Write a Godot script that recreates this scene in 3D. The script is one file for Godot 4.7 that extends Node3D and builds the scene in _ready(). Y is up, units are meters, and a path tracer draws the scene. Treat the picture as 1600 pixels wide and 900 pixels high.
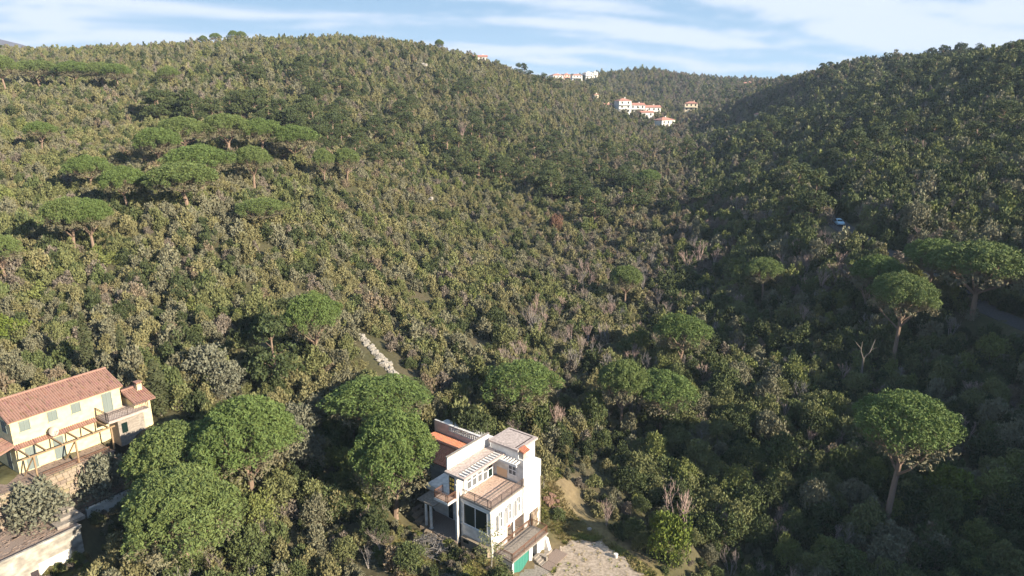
extends Node3D
# A Mediterranean hillside of maquis, stone pines and two villas, seen from about 45 m above the yard. y up, metres.

const UP := Vector3.UP
var rng := RandomNumberGenerator.new()
var noise := FastNoiseLite.new()
var fine := FastNoiseLite.new()
var M := {}
var names := {}


# ---------------------------------------------------------------- mesh collector
class Mb:
	var v := PackedVector3Array()
	var n := PackedVector3Array()
	var c := PackedColorArray()
	var tint := Color.WHITE

	func tri(a: Vector3, b: Vector3, d: Vector3, nn := Vector3.ZERO) -> void:   # counter-clockwise seen from outside
		var m := nn if nn != Vector3.ZERO else (b - a).cross(d - a).normalized()
		v.append(a); v.append(d); v.append(b)
		n.append(m); n.append(m); n.append(m)
		c.append(tint); c.append(tint); c.append(tint)

	func quad(a: Vector3, b: Vector3, d: Vector3, e: Vector3) -> void:
		tri(a, b, d)
		tri(a, d, e)

	func hexa(p: Array) -> void:   # p: 4 bottom corners (ccw from above), 4 top corners
		quad(p[4], p[5], p[6], p[7])
		quad(p[3], p[2], p[1], p[0])
		for i in 4:
			var j := (i + 1) % 4
			quad(p[i], p[j], p[4 + j], p[4 + i])

	func span(x0: float, x1: float, y0: float, y1: float, z0: float, z1: float) -> void:
		hexa([Vector3(x0, y0, z1), Vector3(x1, y0, z1), Vector3(x1, y0, z0), Vector3(x0, y0, z0), Vector3(x0, y1, z1), Vector3(x1, y1, z1), Vector3(x1, y1, z0), Vector3(x0, y1, z0)])

	func box(at: Vector3, size: Vector3, turn := Basis()) -> void:
		var h := size / 2
		var p := []
		for y in [-1, 1]:
			for q in [[-1, 1], [1, 1], [1, -1], [-1, -1]]:
				p.append(at + turn * Vector3(q[0] * h.x, y * h.y, q[1] * h.z))
		hexa(p)

	func bar(a: Vector3, b: Vector3, w: float, h: float) -> void:
		var d := (b - a).normalized()
		var s := d.cross(Vector3.UP if absf(d.y) < 0.95 else Vector3.RIGHT).normalized()
		box((a + b) / 2, Vector3((b - a).length(), h, w), Basis(d, s.cross(d), s))

	func tube(p: Array, r: Array, sides := 6) -> void:
		var rings := []
		for i in p.size():
			var d: Vector3 = (p[mini(i + 1, p.size() - 1)] - p[maxi(i - 1, 0)]).normalized()
			var s := d.cross(Vector3.UP if absf(d.y) < 0.9 else Vector3.RIGHT).normalized()
			var t := s.cross(d)
			var ring := []
			for k in sides:
				var a := TAU * k / sides
				ring.append(p[i] + (s * cos(a) + t * sin(a)) * r[i])
			rings.append(ring)
		for i in p.size() - 1:
			for k in sides:
				var k2 := (k + 1) % sides
				quad(rings[i][k2], rings[i][k], rings[i + 1][k], rings[i + 1][k2])
		var top: Array = rings[p.size() - 1]
		for k in range(1, sides - 1):
			tri(top[0], top[k + 1], top[k])

	func mesh() -> ArrayMesh:
		var a := []
		a.resize(Mesh.ARRAY_MAX)
		a[Mesh.ARRAY_VERTEX] = v
		a[Mesh.ARRAY_NORMAL] = n
		a[Mesh.ARRAY_COLOR] = c
		var m := ArrayMesh.new()
		m.add_surface_from_arrays(Mesh.PRIMITIVE_TRIANGLES, a)
		return m


func numbered(called: String) -> String:
	var k: int = names.get(called, 0)
	names[called] = k + 1
	return called if k == 0 else "%s_%03d" % [called, k]


func tag(o: Node3D, label: String, category: String, group := "") -> Node3D:
	o.set_meta("label", label)
	o.set_meta("category", category)
	if group:
		o.set_meta("group", group)
	return o


func kind(o: Node3D, k: String) -> Node3D:
	o.set_meta("kind", k)
	return o


func thing(called: String, label: String, category: String, at := Vector3.ZERO, turn := 0.0, group := "") -> Node3D:
	var o := Node3D.new()
	o.name = numbered(called)
	add_child(o, true)
	o.position = at
	o.rotation.y = turn
	return tag(o, label, category, group)


func obj(called: String, m: Mesh, mat: Material, parent: Node = self) -> MeshInstance3D:
	var o := MeshInstance3D.new()
	o.name = numbered(called) if parent == self else called
	o.mesh = m
	o.material_override = null
	if mat:
		o.set_surface_override_material(0, mat)
	parent.add_child(o, true)
	return o


func sheet(freq: float, lo: float, hi: float, octaves := 4, kind_of := FastNoiseLite.TYPE_SIMPLEX_SMOOTH, tint := Color.WHITE) -> NoiseTexture2D:
	var f := FastNoiseLite.new()
	f.seed = int(freq * 9000) + int(lo * 77)
	f.noise_type = kind_of
	f.frequency = freq
	f.fractal_octaves = octaves
	var g := Gradient.new()
	g.set_color(0, Color(lo * tint.r, lo * tint.g, lo * tint.b))
	g.set_color(1, Color(hi, hi, hi))
	var t := NoiseTexture2D.new()
	t.width = 512
	t.height = 512
	t.seamless = true
	t.noise = f
	t.color_ramp = g
	return t


func stuff_mat(key: String, lin: Color, rough := 0.85, tex: Texture2D = null, scale := 0.3, bump: Texture2D = null, bump_scale := 2.0) -> StandardMaterial3D:
	var m := StandardMaterial3D.new()
	m.resource_name = key
	m.albedo_color = lin.linear_to_srgb()
	m.roughness = rough
	m.metallic_specular = 0.3
	m.vertex_color_use_as_albedo = true
	if tex:
		m.albedo_texture = tex
		m.uv1_triplanar = true
		m.uv1_world_triplanar = true
		m.uv1_scale = Vector3.ONE * scale
	if bump:
		m.heightmap_enabled = true
		m.heightmap_texture = bump
		m.heightmap_scale = bump_scale
		m.uv1_triplanar = true
		m.uv1_world_triplanar = true
		m.uv1_scale = Vector3.ONE * scale
	M[key] = m
	return m


# ---------------------------------------------------------------- the air
func sky_picture() -> ImageTexture:
	var w := 2048
	var h := 1024
	var bytes := PackedFloat32Array()
	bytes.resize(w * h * 3)
	var f := FastNoiseLite.new()
	f.seed = 11
	f.frequency = 0.55
	f.fractal_octaves = 5
	f.fractal_gain = 0.55
	var g := FastNoiseLite.new()
	g.seed = 5
	g.frequency = 0.16
	g.fractal_octaves = 3
	var k := 1.14 / EXPOSURE
	for y in h:
		var el := (0.5 - (y + 0.5) / h) * PI
		var up := maxf(sin(el), 0.0)
		var low := exp(-up * 6.0)
		var r := lerpf(0.12, 0.50, low) * k
		var gg := lerpf(0.30, 0.74, low) * k
		var b := lerpf(0.58, 0.92, low) * k
		for x in w:
			var o := (y * w + x) * 3
			var cr := r
			var cg := gg
			var cb := b
			if el > -0.01:
				var az := ((x + 0.5) / w - 0.5) * TAU
				var d := 1.0 / (up + 0.11)
				var px := sin(az) * d
				var pz := cos(az) * d
				var u := px * 0.94 + pz * 0.34
				var t := pz * 0.94 - px * 0.34
				var wob := g.get_noise_2d(px * 1.3 + 7.0, pz * 1.3) * 1.2
				var c := f.get_noise_2d(u * 1.1 + wob + 3.1, t * 2.6 + wob * 0.7) + g.get_noise_2d(u * 0.8 - 9.0, t * 1.2 + 4.0) * 0.75
				c = clampf(c * 1.45 + 0.56, 0.0, 1.0)
				c = c * c * (3.0 - 2.0 * c) * 0.92
				cr = lerpf(r, 0.76 * k, c)
				cg = lerpf(gg, 0.84 * k, c)
				cb = lerpf(b, 0.98 * k, c)
			bytes[o] = cr
			bytes[o + 1] = cg
			bytes[o + 2] = cb
	return ImageTexture.create_from_image(Image.create_from_data(w, h, false, Image.FORMAT_RGBF, bytes.to_byte_array()))


const EXPOSURE := 2.65
const EYE := Vector3(0, 46.5, 0)


func air() -> void:
	var cam := Camera3D.new()
	cam.name = "camera"
	add_child(cam)
	cam.position = EYE
	cam.rotation_degrees = Vector3(-15.4, 0, 0)
	cam.fov = 45.62
	cam.near = 0.5
	cam.far = 12000
	cam.current = true
	var env := Environment.new()
	env.background_mode = Environment.BG_SKY
	env.sky = Sky.new()
	var sm := PanoramaSkyMaterial.new()
	sm.panorama = sky_picture()
	env.sky.sky_material = sm
	env.tonemap_mode = Environment.TONE_MAPPER_LINEAR
	env.tonemap_exposure = EXPOSURE
	env.sdfgi_enabled = true
	env.ssao_enabled = true
	env.ssil_enabled = true
	env.fog_enabled = FOG > 0.0
	env.fog_density = FOG
	env.fog_light_color = Color(0.80, 0.88, 1.0)
	var we := WorldEnvironment.new()
	we.name = "air"
	we.environment = env
	add_child(we)
	var sun := DirectionalLight3D.new()
	sun.name = "sun"
	sun.light_energy = 1.6
	sun.light_color = Color(1.0, 0.94, 0.84)
	sun.light_angular_distance = 0.5
	sun.shadow_enabled = true
	var el := deg_to_rad(23.0)
	var az := deg_to_rad(32.7)
	var s := Vector3(cos(az) * cos(el), sin(el), sin(az) * cos(el))   # towards the sun
	add_child(sun)
	sun.look_at_from_position(Vector3.ZERO, -s, UP)


const FOG := 0.00015


# ---------------------------------------------------------------- the land: a smooth surface through surveyed points (x, height, distance north)
var survey := [
	Vector3(-39,9.0,49), Vector3(-29,2.5,53), Vector3(-45,13.6,58), Vector3(-40,13.1,64), Vector3(-29,9.5,60), Vector3(-61,14.1,78), Vector3(-48,13.4,80), 
	Vector3(-26,7.3,74), Vector3(-72,21.8,112), Vector3(-58,26.2,122), Vector3(-76,19.9,100), Vector3(-46,21.2,125), Vector3(-35,14.5,98), 
	Vector3(-26,12.7,84), Vector3(-103,27.6,140), Vector3(-137,37.0,190), Vector3(-191,50.4,270), Vector3(-266,68.9,380), Vector3(-94,33.3,170), 
	Vector3(-130,45.6,240), Vector3(-204,70.5,385), Vector3(-64,32.3,185), Vector3(-92,48.1,270), Vector3(-103,60.1,330), Vector3(-144,78.6,430), 
	Vector3(-17,10.1,84), Vector3(-18,9.3,115), Vector3(-28,15.2,165), Vector3(-40,26.5,240), Vector3(-52,46.0,320), Vector3(-72,79.8,455), 
	Vector3(0,3.5,86), Vector3(0,4.4,103), Vector3(0,7.3,135), Vector3(0,15.8,220), Vector3(0,31.5,330), Vector3(-9,66.2,480), Vector3(30,56.7,560), 
	Vector3(12,2.2,70), Vector3(20,1.1,97), Vector3(25,2.7,125), Vector3(33,6.1,170), Vector3(45,13.2,240), Vector3(73,22.4,400), Vector3(82,37.9,520), 
	Vector3(142,33.4,560), Vector3(104,27.5,480), Vector3(48,59.6,600), Vector3(151,79.0,850), Vector3(82,64.3,760), Vector3(276,63.7,880), 
	Vector3(241,67.2,870), Vector3(300,65.4,860), Vector3(199,73.0,860), Vector3(121,74.1,850), Vector3(251,59.0,800), Vector3(176,47.7,700), 
	Vector3(134,27.0,420), Vector3(29,0.4,95), Vector3(31,0.1,76), Vector3(47,3.3,120), Vector3(60,7.8,158), Vector3(82,14.8,220), Vector3(132,28.6,380), 
	Vector3(226,55.7,560), Vector3(237,60.9,640), Vector3(211,59.2,520), Vector3(74,19.1,155), Vector3(81,26.4,200), Vector3(73,17.9,140), 
	Vector3(82,11.2,110), Vector3(47,0.7,75), Vector3(39,-2.7,60), Vector3(60,2.6,100), Vector3(70,1.5,88), Vector3(52,-4.2,60), Vector3(99,25.4,215), 
	Vector3(136,37.0,300), Vector3(192,60.6,430), Vector3(100,22.0,165), Vector3(139,34.3,235), Vector3(214,57.0,370), Vector3(203,57.4,400), 
	Vector3(95,15.3,125), Vector3(111,24.0,150), Vector3(144,35.6,200), Vector3(180,51.2,255), Vector3(213,64.9,305), Vector3(-6,6.0,56), 
	Vector3(6,1.6,58), Vector3(2,4.1,64), Vector3(-18,0.7,54), Vector3(-17,3.0,66), Vector3(17,-4.0,62), Vector3(22,-5.0,55), Vector3(20,-4.0,70), 
	Vector3(26,-4.5,65), Vector3(14,-3.5,51), Vector3(-5,1.0,40), Vector3(30,-1.0,40), Vector3(60,4.0,40), Vector3(-45,4.0,30), Vector3(-80,9.0,35), 
	Vector3(0,-4.0,0), Vector3(-60,4.0,0), Vector3(60,12.0,0), Vector3(0,-8.0,-80), Vector3(-100,4.0,-80), Vector3(100,43.0,-60), Vector3(95,18.0,60), 
	Vector3(110,36.0,20), Vector3(105,26.0,85), Vector3(130,40.0,60), Vector3(120,24.0,110), Vector3(150,38.0,130), Vector3(150,56.0,30), 
	Vector3(200,56.0,150), Vector3(230,62.0,200), Vector3(200,68.0,60), Vector3(260,72.0,280), Vector3(300,80.0,250), Vector3(-140,30.0,80), 
	Vector3(-150,42.0,150), Vector3(-200,56.0,200), Vector3(-300,72.0,300), Vector3(-400,78.0,380), Vector3(-350,70.0,520), Vector3(-150,70.0,560), 
	Vector3(0,55.0,620), Vector3(-500,40.0,700), Vector3(-200,30.0,800), Vector3(100,45.0,700), Vector3(260,40.0,980), Vector3(330,45.0,900), 
	Vector3(-100,20.0,1000), Vector3(200,45.0,1000), Vector3(350,45.0,1000), Vector3(150,0.0,1300), Vector3(400,0.0,1300), Vector3(330,60.0,520), 
	Vector3(360,62.0,420), Vector3(420,70.0,330), Vector3(450,50.0,600), Vector3(550,30.0,900), Vector3(500,60.0,300), Vector3(-600,60.0,300), 
	Vector3(-600,0.0,1300), Vector3(700,0.0,1300), Vector3(800,20.0,600), Vector3(800,40.0,0), Vector3(-600,20.0,-100), Vector3(250,70.0,-100), 
]
var weights: PackedFloat64Array
var gx: PackedFloat32Array
var gz: PackedFloat32Array
var gh: PackedFloat32Array
var flats := []      # [centre, angle, half x, half z, height, margin]
var road_line: Array = []


func solve_land() -> void:
	var n := survey.size()
	var m := n + 3
	var a := []
	for i in m:
		var row := PackedFloat64Array()
		row.resize(m + 1)
		a.append(row)
	for i in n:
		var p: Vector3 = survey[i]
		for j in n:
			var q: Vector3 = survey[j]
			var r2 := (pow(p.x - q.x, 2) + pow(p.z - q.z, 2)) / 10000.0
			a[i][j] = (r2 * log(r2) * 0.5 if r2 > 0.0 else 0.02)
		var one := [1.0, p.x / 100.0, p.z / 100.0]
		for k in 3:
			a[i][n + k] = one[k]
			a[n + k][i] = one[k]
		a[i][m] = p.y
	for i in m:
		var best := i
		for j in range(i + 1, m):
			if absf(a[j][i]) > absf(a[best][i]):
				best = j
		var sw = a[i]
		a[i] = a[best]
		a[best] = sw
		var pivot: PackedFloat64Array = a[i]
		for j in range(i + 1, m):
			var row: PackedFloat64Array = a[j]
			var f := row[i] / pivot[i]
			if f != 0.0:
				for k in range(i, m + 1):
					row[k] -= f * pivot[k]
				a[j] = row
	weights.resize(m)
	for i in range(m - 1, -1, -1):
		var s: float = a[i][m]
		for k in range(i + 1, m):
			s -= a[i][k] * weights[k]
		weights[i] = s / a[i][i]


func raw_land(x: float, z: float) -> float:
	var n := survey.size()
	var xs := x / 100.0
	var zs := z / 100.0
	var h := weights[n] + weights[n + 1] * xs + weights[n + 2] * zs
	for i in n:
		var p: Vector3 = survey[i]
		var dx := xs - p.x * 0.01
		var dz := zs - p.z * 0.01
		var r2 := dx * dx + dz * dz
		if r2 > 0.0:
			h += weights[i] * r2 * log(r2) * 0.5
	return h


func steps(list: Array) -> PackedFloat32Array:
	var out := PackedFloat32Array()
	for s in list:
		var x: float = s[0]
		while x < s[1] - 0.01:
			out.append(x)
			x += s[2]
	out.append(list[-1][1])
	return out


func land() -> void:
	solve_land()
	gx = steps([[-2600, -600, 200], [-600, -190, 20], [-190, -76, 3.8], [-76, 92, 1.6], [92, 220, 4], [220, 800, 20], [800, 2600, 200]])
	gz = steps([[-1000, -150, 85], [-150, 36, 9.3], [36, 132, 1.6], [132, 300, 4], [300, 1300, 14], [1300, 2500, 200]])
	gh.resize(gx.size() * gz.size())
	var coarse := 0
	for j in gz.size():
		for i in gx.size():
			var x := gx[i]
			var z := gz[j]
			var out_x := maxf(maxf(-620 - x, x - 820), 0.0)
			var out_z := maxf(maxf(-150 - z, z - 1350), 0.0)
			var away := clampf((out_x + out_z) / 900.0, 0.0, 1.0)
			var h := raw_land(clampf(x, -640, 840), clampf(z, -170, 1370))
			h = lerpf(clampf(h, -30, 110), -6.0, away)
			h += noise.get_noise_2d(x * 1.4, z * 1.4) * 1.1 * clampf((Vector2(x, z).length() - 60.0) / 60.0, 0.15, 1.0) * (1.0 - away)
			for f in flats:
				var d := Vector2(x - f[0].x, z - f[0].y).rotated(-f[1])
				var o := Vector2(maxf(absf(d.x) - f[2], 0.0), maxf(absf(d.y) - f[3], 0.0)).length()
				if o < f[5]:
					var t: float = 1.0 - o / f[5]
					h = lerpf(h, f[4], t * t * (3.0 - 2.0 * t))
			if x > 60 and x < 125 and z > 90 and z < 275:
				var r := near_road(x, z)
				if r.x < 7.0:
					var t := 1.0 - clampf((r.x - 3.0) / 4.0, 0.0, 1.0)
					h = lerpf(h, r.y, t)
			gh[j * gx.size() + i] = h
			coarse += 1
	var v := PackedVector3Array()
	var nn := PackedVector3Array()
	var col := PackedColorArray()
	var idx := PackedInt32Array()
	var w := gx.size()
	for j in gz.size():
		for i in w:
			v.append(Vector3(gx[i], gh[j * w + i], -gz[j]))
			var i0 := maxi(i - 1, 0)
			var i1 := mini(i + 1, w - 1)
			var j0 := maxi(j - 1, 0)
			var j1 := mini(j + 1, gz.size() - 1)
			nn.append(Vector3(-(gh[j * w + i1] - gh[j * w + i0]) / (gx[i1] - gx[i0]), 1, (gh[j1 * w + i] - gh[j0 * w + i]) / (gz[j1] - gz[j0])).normalized())
			var t := noise.get_noise_2d(gx[i] * 5, gz[j] * 5)
			var earth := Color(0.13, 0.11, 0.068).lerp(Color(0.09, 0.09, 0.042), clampf(t + 0.5, 0, 1))
			if blocked_areas.size() and Geometry2D.is_point_in_polygon(Vector2(gx[i], gz[j]), blocked_areas[0]):
				earth = Color(0.25, 0.195, 0.115).lerp(Color(0.17, 0.155, 0.06), clampf(t * 1.5 + 0.4, 0, 1))
			col.append(earth)
			if i + 1 < w and j + 1 < gz.size():
				var k := j * w + i
				idx.append_array([k, k + w, k + 1, k + 1, k + w, k + w + 1])
	var a := []
	a.resize(Mesh.ARRAY_MAX)
	a[Mesh.ARRAY_VERTEX] = v
	a[Mesh.ARRAY_NORMAL] = nn
	a[Mesh.ARRAY_COLOR] = col
	a[Mesh.ARRAY_INDEX] = idx
	var m := ArrayMesh.new()
	m.add_surface_from_arrays(Mesh.PRIMITIVE_TRIANGLES, a)
	kind(obj("hillside_ground", m, M.soil), "structure")


func near_road(x: float, z: float) -> Vector2:   # distance to the road's middle, its height there
	var best := Vector2(1e9, 0)
	var p := Vector2(x, z)
	for i in road_line.size() - 1:
		var a: Vector3 = road_line[i]
		var b: Vector3 = road_line[i + 1]
		var d := Vector2(b.x - a.x, b.z - a.z)
		var t := clampf((p - Vector2(a.x, a.z)).dot(d) / d.length_squared(), 0, 1)
		var q := a.lerp(b, t)
		var s := p.distance_to(Vector2(q.x, q.z))
		if s < best.x:
			best = Vector2(s, q.y)
	return best


func slot(g: PackedFloat32Array, x: float) -> int:
	return clampi(g.bsearch(x, false) - 1, 0, g.size() - 2)


func ground(x: float, z: float) -> float:   # z counts north (into the picture)
	var i := slot(gx, x)
	var j := slot(gz, z)
	var s := clampf((x - gx[i]) / (gx[i + 1] - gx[i]), 0, 1)
	var t := clampf((z - gz[j]) / (gz[j + 1] - gz[j]), 0, 1)
	var w := gx.size()
	var k := j * w + i
	# same split as the mesh: k, k+w, k+1 / k+1, k+w, k+w+1
	if s + t <= 1.0:
		return gh[k] + (gh[k + 1] - gh[k]) * s + (gh[k + w] - gh[k]) * t
	return gh[k + w + 1] + (gh[k + w] - gh[k + w + 1]) * (1.0 - s) + (gh[k + 1] - gh[k + w + 1]) * (1.0 - t)


func at_ground(x: float, z: float, sink := 0.0) -> Vector3:
	return Vector3(x, ground(x, z) - sink, -z)


func in_view(x: float, z: float, margin := 6.0) -> bool:
	return z > 30 and absf(x) < z * 0.775 + margin


# ---------------------------------------------------------------- plants
func any_dir(low := -1.0) -> Vector3:
	var y := rng.randf_range(low, 1.0)
	var a := rng.randf() * TAU
	var r := sqrt(maxf(1.0 - y * y, 0.0))
	return Vector3(cos(a) * r, y, sin(a) * r)


func leafy(mb: Mb, at: Vector3, rad: Vector3, count: int, size: float, low := -0.6, shell := 0.75, wild := 0.75, tones := Vector2(0.75, 1.28), lean := 1.0) -> void:
	for i in count:
		var d := any_dir(low)
		var p := at + d * rad * rng.randf_range(shell, 1.05)
		var nn := (d / rad).normalized().lerp(any_dir(), wild).normalized()
		var s := nn.cross(any_dir()).normalized() * size * rng.randf_range(0.5, 1.2)
		var t := nn.cross(s).normalized() * size * rng.randf_range(0.5, 1.2) * lean
		var g := rng.randf_range(tones.x, tones.y)
		var warm := rng.randf_range(0.9, 1.12)
		mb.tint = Color(g * warm, g, g * (2.0 - warm))
		mb.tri(p - s * 0.5, p + s * 0.5, p + t * 0.7)
		mb.tri(p + s * 0.35 - t * 0.1, p - s * 0.4 - t * 0.15, p - t * 0.75, nn)


func sprigs(mb: Mb, at: Vector3, rad: Vector3, count: int, size: float, tones := Vector2(0.72, 1.3)) -> void:
	# upright leafy shoots over an uneven lump
	for i in count:
		var d := any_dir(-0.75)
		var p := at + d * rad * rng.randf_range(0.6, 1.12)
		var grow := (Vector3.UP * 0.9 + d * 0.7 + any_dir() * 0.7).normalized()
		var side := grow.cross((d + any_dir() * 0.8).normalized()).normalized() * size * rng.randf_range(0.3, 0.6)
		grow *= size * rng.randf_range(0.7, 1.5)
		var g := rng.randf_range(tones.x, tones.y)
		var warm := rng.randf_range(0.92, 1.1)
		mb.tint = Color(g * warm, g, g * (2.0 - warm))
		mb.tri(p - side, p + side, p + grow)
		mb.tri(p + side * 1.3 + grow * 0.35, p - side * 0.9 + grow * 0.2, p - grow * 0.5 + d * size * 0.3)


func shrub_mesh(lobes: int, count: int, size: float, wide := 2.6, tall := 2.3, stems := true) -> ArrayMesh:
	var mb := Mb.new()
	if stems:
		mb.tint = Color(1.5, 1.25, 1.3)
		for i in 4:
			var e := Vector3(rng.randf_range(-0.35, 0.35) * wide, tall * rng.randf_range(0.5, 0.95), rng.randf_range(-0.35, 0.35) * wide)
			mb.tube([Vector3(e.x * 0.1, -0.3, e.z * 0.1), e * Vector3(0.5, 0.6, 0.5), e], [0.05, 0.035, 0.015], 3)
	var skew := Vector2(rng.randf_range(-0.2, 0.2), rng.randf_range(-0.2, 0.2)) * wide
	for i in lobes:
		var a := TAU * i * 0.382 + rng.randf_range(-0.6, 0.6)
		var q := sqrt((i + 0.3) / lobes)
		var r := 0.43 * wide * q * rng.randf_range(0.55, 1.3)
		var top := tall * (1.0 - 0.5 * q * q) * rng.randf_range(0.6, 1.28)
		var lr := wide * rng.randf_range(0.10, 0.21)
		var high := lr * rng.randf_range(0.9, 2.1)
		var c := Vector3(cos(a) * r + skew.x * (1.0 - q), top - high * 0.7, sin(a) * r + skew.y * (1.0 - q))
		var tone := rng.randf_range(0.82, 1.18)
		sprigs(mb, c, Vector3(lr, high, lr), count, size, Vector2(0.72, 1.28) * tone)
		sprigs(mb, c * Vector3(1.05, 0.45, 1.05), Vector3(lr * 1.2, top * 0.35, lr * 1.2), count / 3, size * 1.15, Vector2(0.72, 1.25) * tone)
	return mb.mesh()


func oak_mesh(lobes: int, count: int, size: float) -> Array:   # trunk, crown; about 5 m wide and 5 m tall
	var tr := Mb.new()
	var mb := Mb.new()
	tr.tint = Color(1, 1, 1)
	for i in 3:
		var e := any_dir(0.2) * 1.3
		tr.tube([Vector3(e.x * 0.1, -0.6, e.z * 0.1), Vector3(e.x * 0.4, 1.4, e.z * 0.4), Vector3(e.x, 2.8, e.z)], [0.14, 0.1, 0.05], 5)
	for i in lobes:
		var q := sqrt((i + 0.3) / lobes)
		var a := TAU * i * 0.382 + rng.randf() * 0.5
		var r := 1.9 * q * rng.randf_range(0.8, 1.12)
		var lr := rng.randf_range(0.5, 1.1)
		var c := Vector3(cos(a) * r * 1.1, 4.3 - 2.0 * q * q + rng.randf_range(-0.8, 0.7), sin(a) * r * 1.1)
		sprigs(mb, c, Vector3(lr, lr * rng.randf_range(0.9, 1.5), lr), count, size * 1.2, Vector2(0.72, 1.28) * rng.randf_range(0.85, 1.15))
		leafy(mb, c * Vector3(1.05, 0.5, 1.05), Vector3(lr, lr * 1.1, lr), count / 3, size, -0.6, 0.6, 0.7)
	return [tr.mesh(), mb.mesh()]


func stone_pine_mesh(count: int, size: float, puffs: int, fork: bool, full := false, lift := 0.0) -> Array:   # trunk with limbs, crown; 10 m wide, 10 m tall
	var tr := Mb.new()
	var mb := Mb.new()
	tr.tint = Color.WHITE
	var lean := Vector3(rng.randf_range(-0.7, 0.7), 0, rng.randf_range(-0.7, 0.7))
	var split := rng.randf_range(2.6, 3.6) if full else rng.randf_range(3.6, 5.0)
	split += lift
	var base := [Vector3(0, -1.2, 0), Vector3(0, 0.4, 0) + lean * 0.1, Vector3(0, split * 0.6, 0) + lean * 0.5, Vector3(0, split, 0) + lean]
	tr.tube(base, [0.42, 0.32, 0.27, 0.24], 7)
	var head: Vector3 = base[3]
	var limbs := rng.randi_range(6, 8)
	var ph := [rng.randf() * TAU, rng.randf() * TAU]
	var ends := []
	for i in limbs:
		var a := TAU * (i + rng.randf_range(-0.25, 0.25)) / limbs
		var far := rng.randf_range(2.3, 4.1)
		var from: Vector3 = head.lerp(base[2], rng.randf() * (0.7 if fork else 0.35))
		var e := Vector3(cos(a) * far, lift + 7.4 + rng.randf_range(-0.5, 0.6) - far * 0.18, sin(a) * far)
		var mid := from.lerp(e, 0.5) + Vector3(0, rng.randf_range(-0.5, 0.2), 0)
		tr.tube([from, mid, e], [0.15, 0.10, 0.045], 5)
		ends.append(e)
		for k in 4:
			var f := mid.lerp(e, rng.randf_range(0.0, 0.8))
			var g := f + Vector3(cos(a + rng.randf_range(-1, 1)), rng.randf_range(0.5, 1.1), sin(a + rng.randf_range(-1, 1))) * rng.randf_range(0.9, 1.8)
			tr.tube([f, f.lerp(g, 0.5) + Vector3(0, -0.1, 0), g], [0.06, 0.045, 0.02], 3)
	for i in 40:   # bare grey twigs under the crown
		var e: Vector3 = ends[rng.randi() % ends.size()]
		var p := e.lerp(head, rng.randf() * 0.55)
		var q := p + Vector3(rng.randf_range(-1.2, 1.2), rng.randf_range(-0.1, 1.0), rng.randf_range(-1.2, 1.2))
		tr.tube([p, q], [0.03, 0.012], 3)
	for i in puffs:
		var q := sqrt((i + 0.5) / puffs)
		var a := TAU * i * 0.38197 + rng.randf() * 0.35
		var rim := 4.55 * (1.0 + 0.10 * sin(2.0 * a + ph[0]) + 0.07 * sin(5.0 * a + ph[1]))
		var r := q * rim * rng.randf_range(0.9, 1.05)
		var y := ((5.6 + 4.0 * pow(1.0 - q * q, 0.55)) if full else (6.85 + 2.65 * pow(1.0 - q * q, 0.66))) + rng.randf_range(-0.38, 0.38)
		var c := Vector3(cos(a) * r, y + lift, sin(a) * r) + lean * 0.6
		var lr := rng.randf_range(0.55, 0.85)
		mb.tint = Color.WHITE
		leafy(mb, c, Vector3(lr, lr * 0.8, lr), count, size, -0.35, 0.75, 0.6, Vector2(0.72, 1.3) * rng.randf_range(0.88, 1.12), 1.5)
		leafy(mb, c - Vector3(0, lr * 0.75, 0), Vector3(lr * 0.95, lr * 0.6, lr * 0.95), count / 3, size * 0.9, -1.0, 0.4, 0.9, Vector2(0.8, 1.5))
		if q > 0.72:
			leafy(mb, c - Vector3(cos(a) * 0.25, 0.5, sin(a) * 0.25), Vector3(lr, lr * 0.6, lr), count / 2, size, -0.8, 0.4, 0.9, Vector2(0.8, 1.5))
	var tw := Mb.new()   # the grey skirt of dead twigs under the rim
	for i in 84:
		var a := TAU * i * 0.38197
		var r := rng.randf_range(2.0, 4.5)
		leafy(tw, Vector3(cos(a) * r, lift + (6.3 if full else 6.9) - r * (0.30 if full else 0.22) + rng.randf_range(-0.8, 0.4), sin(a) * r) + lean * 0.6, Vector3(0.8, 0.5, 0.8), 26, 0.2, -1.0, 0.2, 1.0, Vector2(0.7, 1.3), 1.6)
	return [tr.mesh(), mb.mesh(), tw.mesh()]


func aleppo_mesh(count: int, size: float) -> Array:   # looser, taller crown in tiers; 8 m wide, 9 m tall
	var tr := Mb.new()
	var mb := Mb.new()
	tr.tint = Color.WHITE
	var lean := Vector3(rng.randf_range(-0.8, 0.8), 0, rng.randf_range(-0.8, 0.8))
	tr.tube([Vector3(0, -1.2, 0), Vector3(0, 2, 0) + lean * 0.3, Vector3(0, 5, 0) + lean * 0.8, Vector3(0, 8, 0) + lean], [0.28, 0.22, 0.14, 0.04], 6)
	for i in 26:
		var t := rng.randf()
		var y := lerpf(2.2, 8.4, t)
		var rmax := lerpf(3.7, 1.0, pow(t, 1.3))
		var a := TAU * i * 0.382 + rng.randf() * 0.6
		var r := rmax * rng.randf_range(0.45, 1.0)
		var c := Vector3(cos(a) * r, y + rng.randf_range(-0.3, 0.3), sin(a) * r) + lean * t
		tr.tube([Vector3(0, y - 0.9, 0) + lean * t, c], [0.07, 0.02], 3)
		var lr := rng.randf_range(0.7, 1.25)
		leafy(mb, c, Vector3(lr * 1.15, lr * 0.7, lr * 1.15), count, size, -0.5, 0.65, 0.7, Vector2(0.65, 1.35))
	return [tr.mesh(), mb.mesh()]


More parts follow.
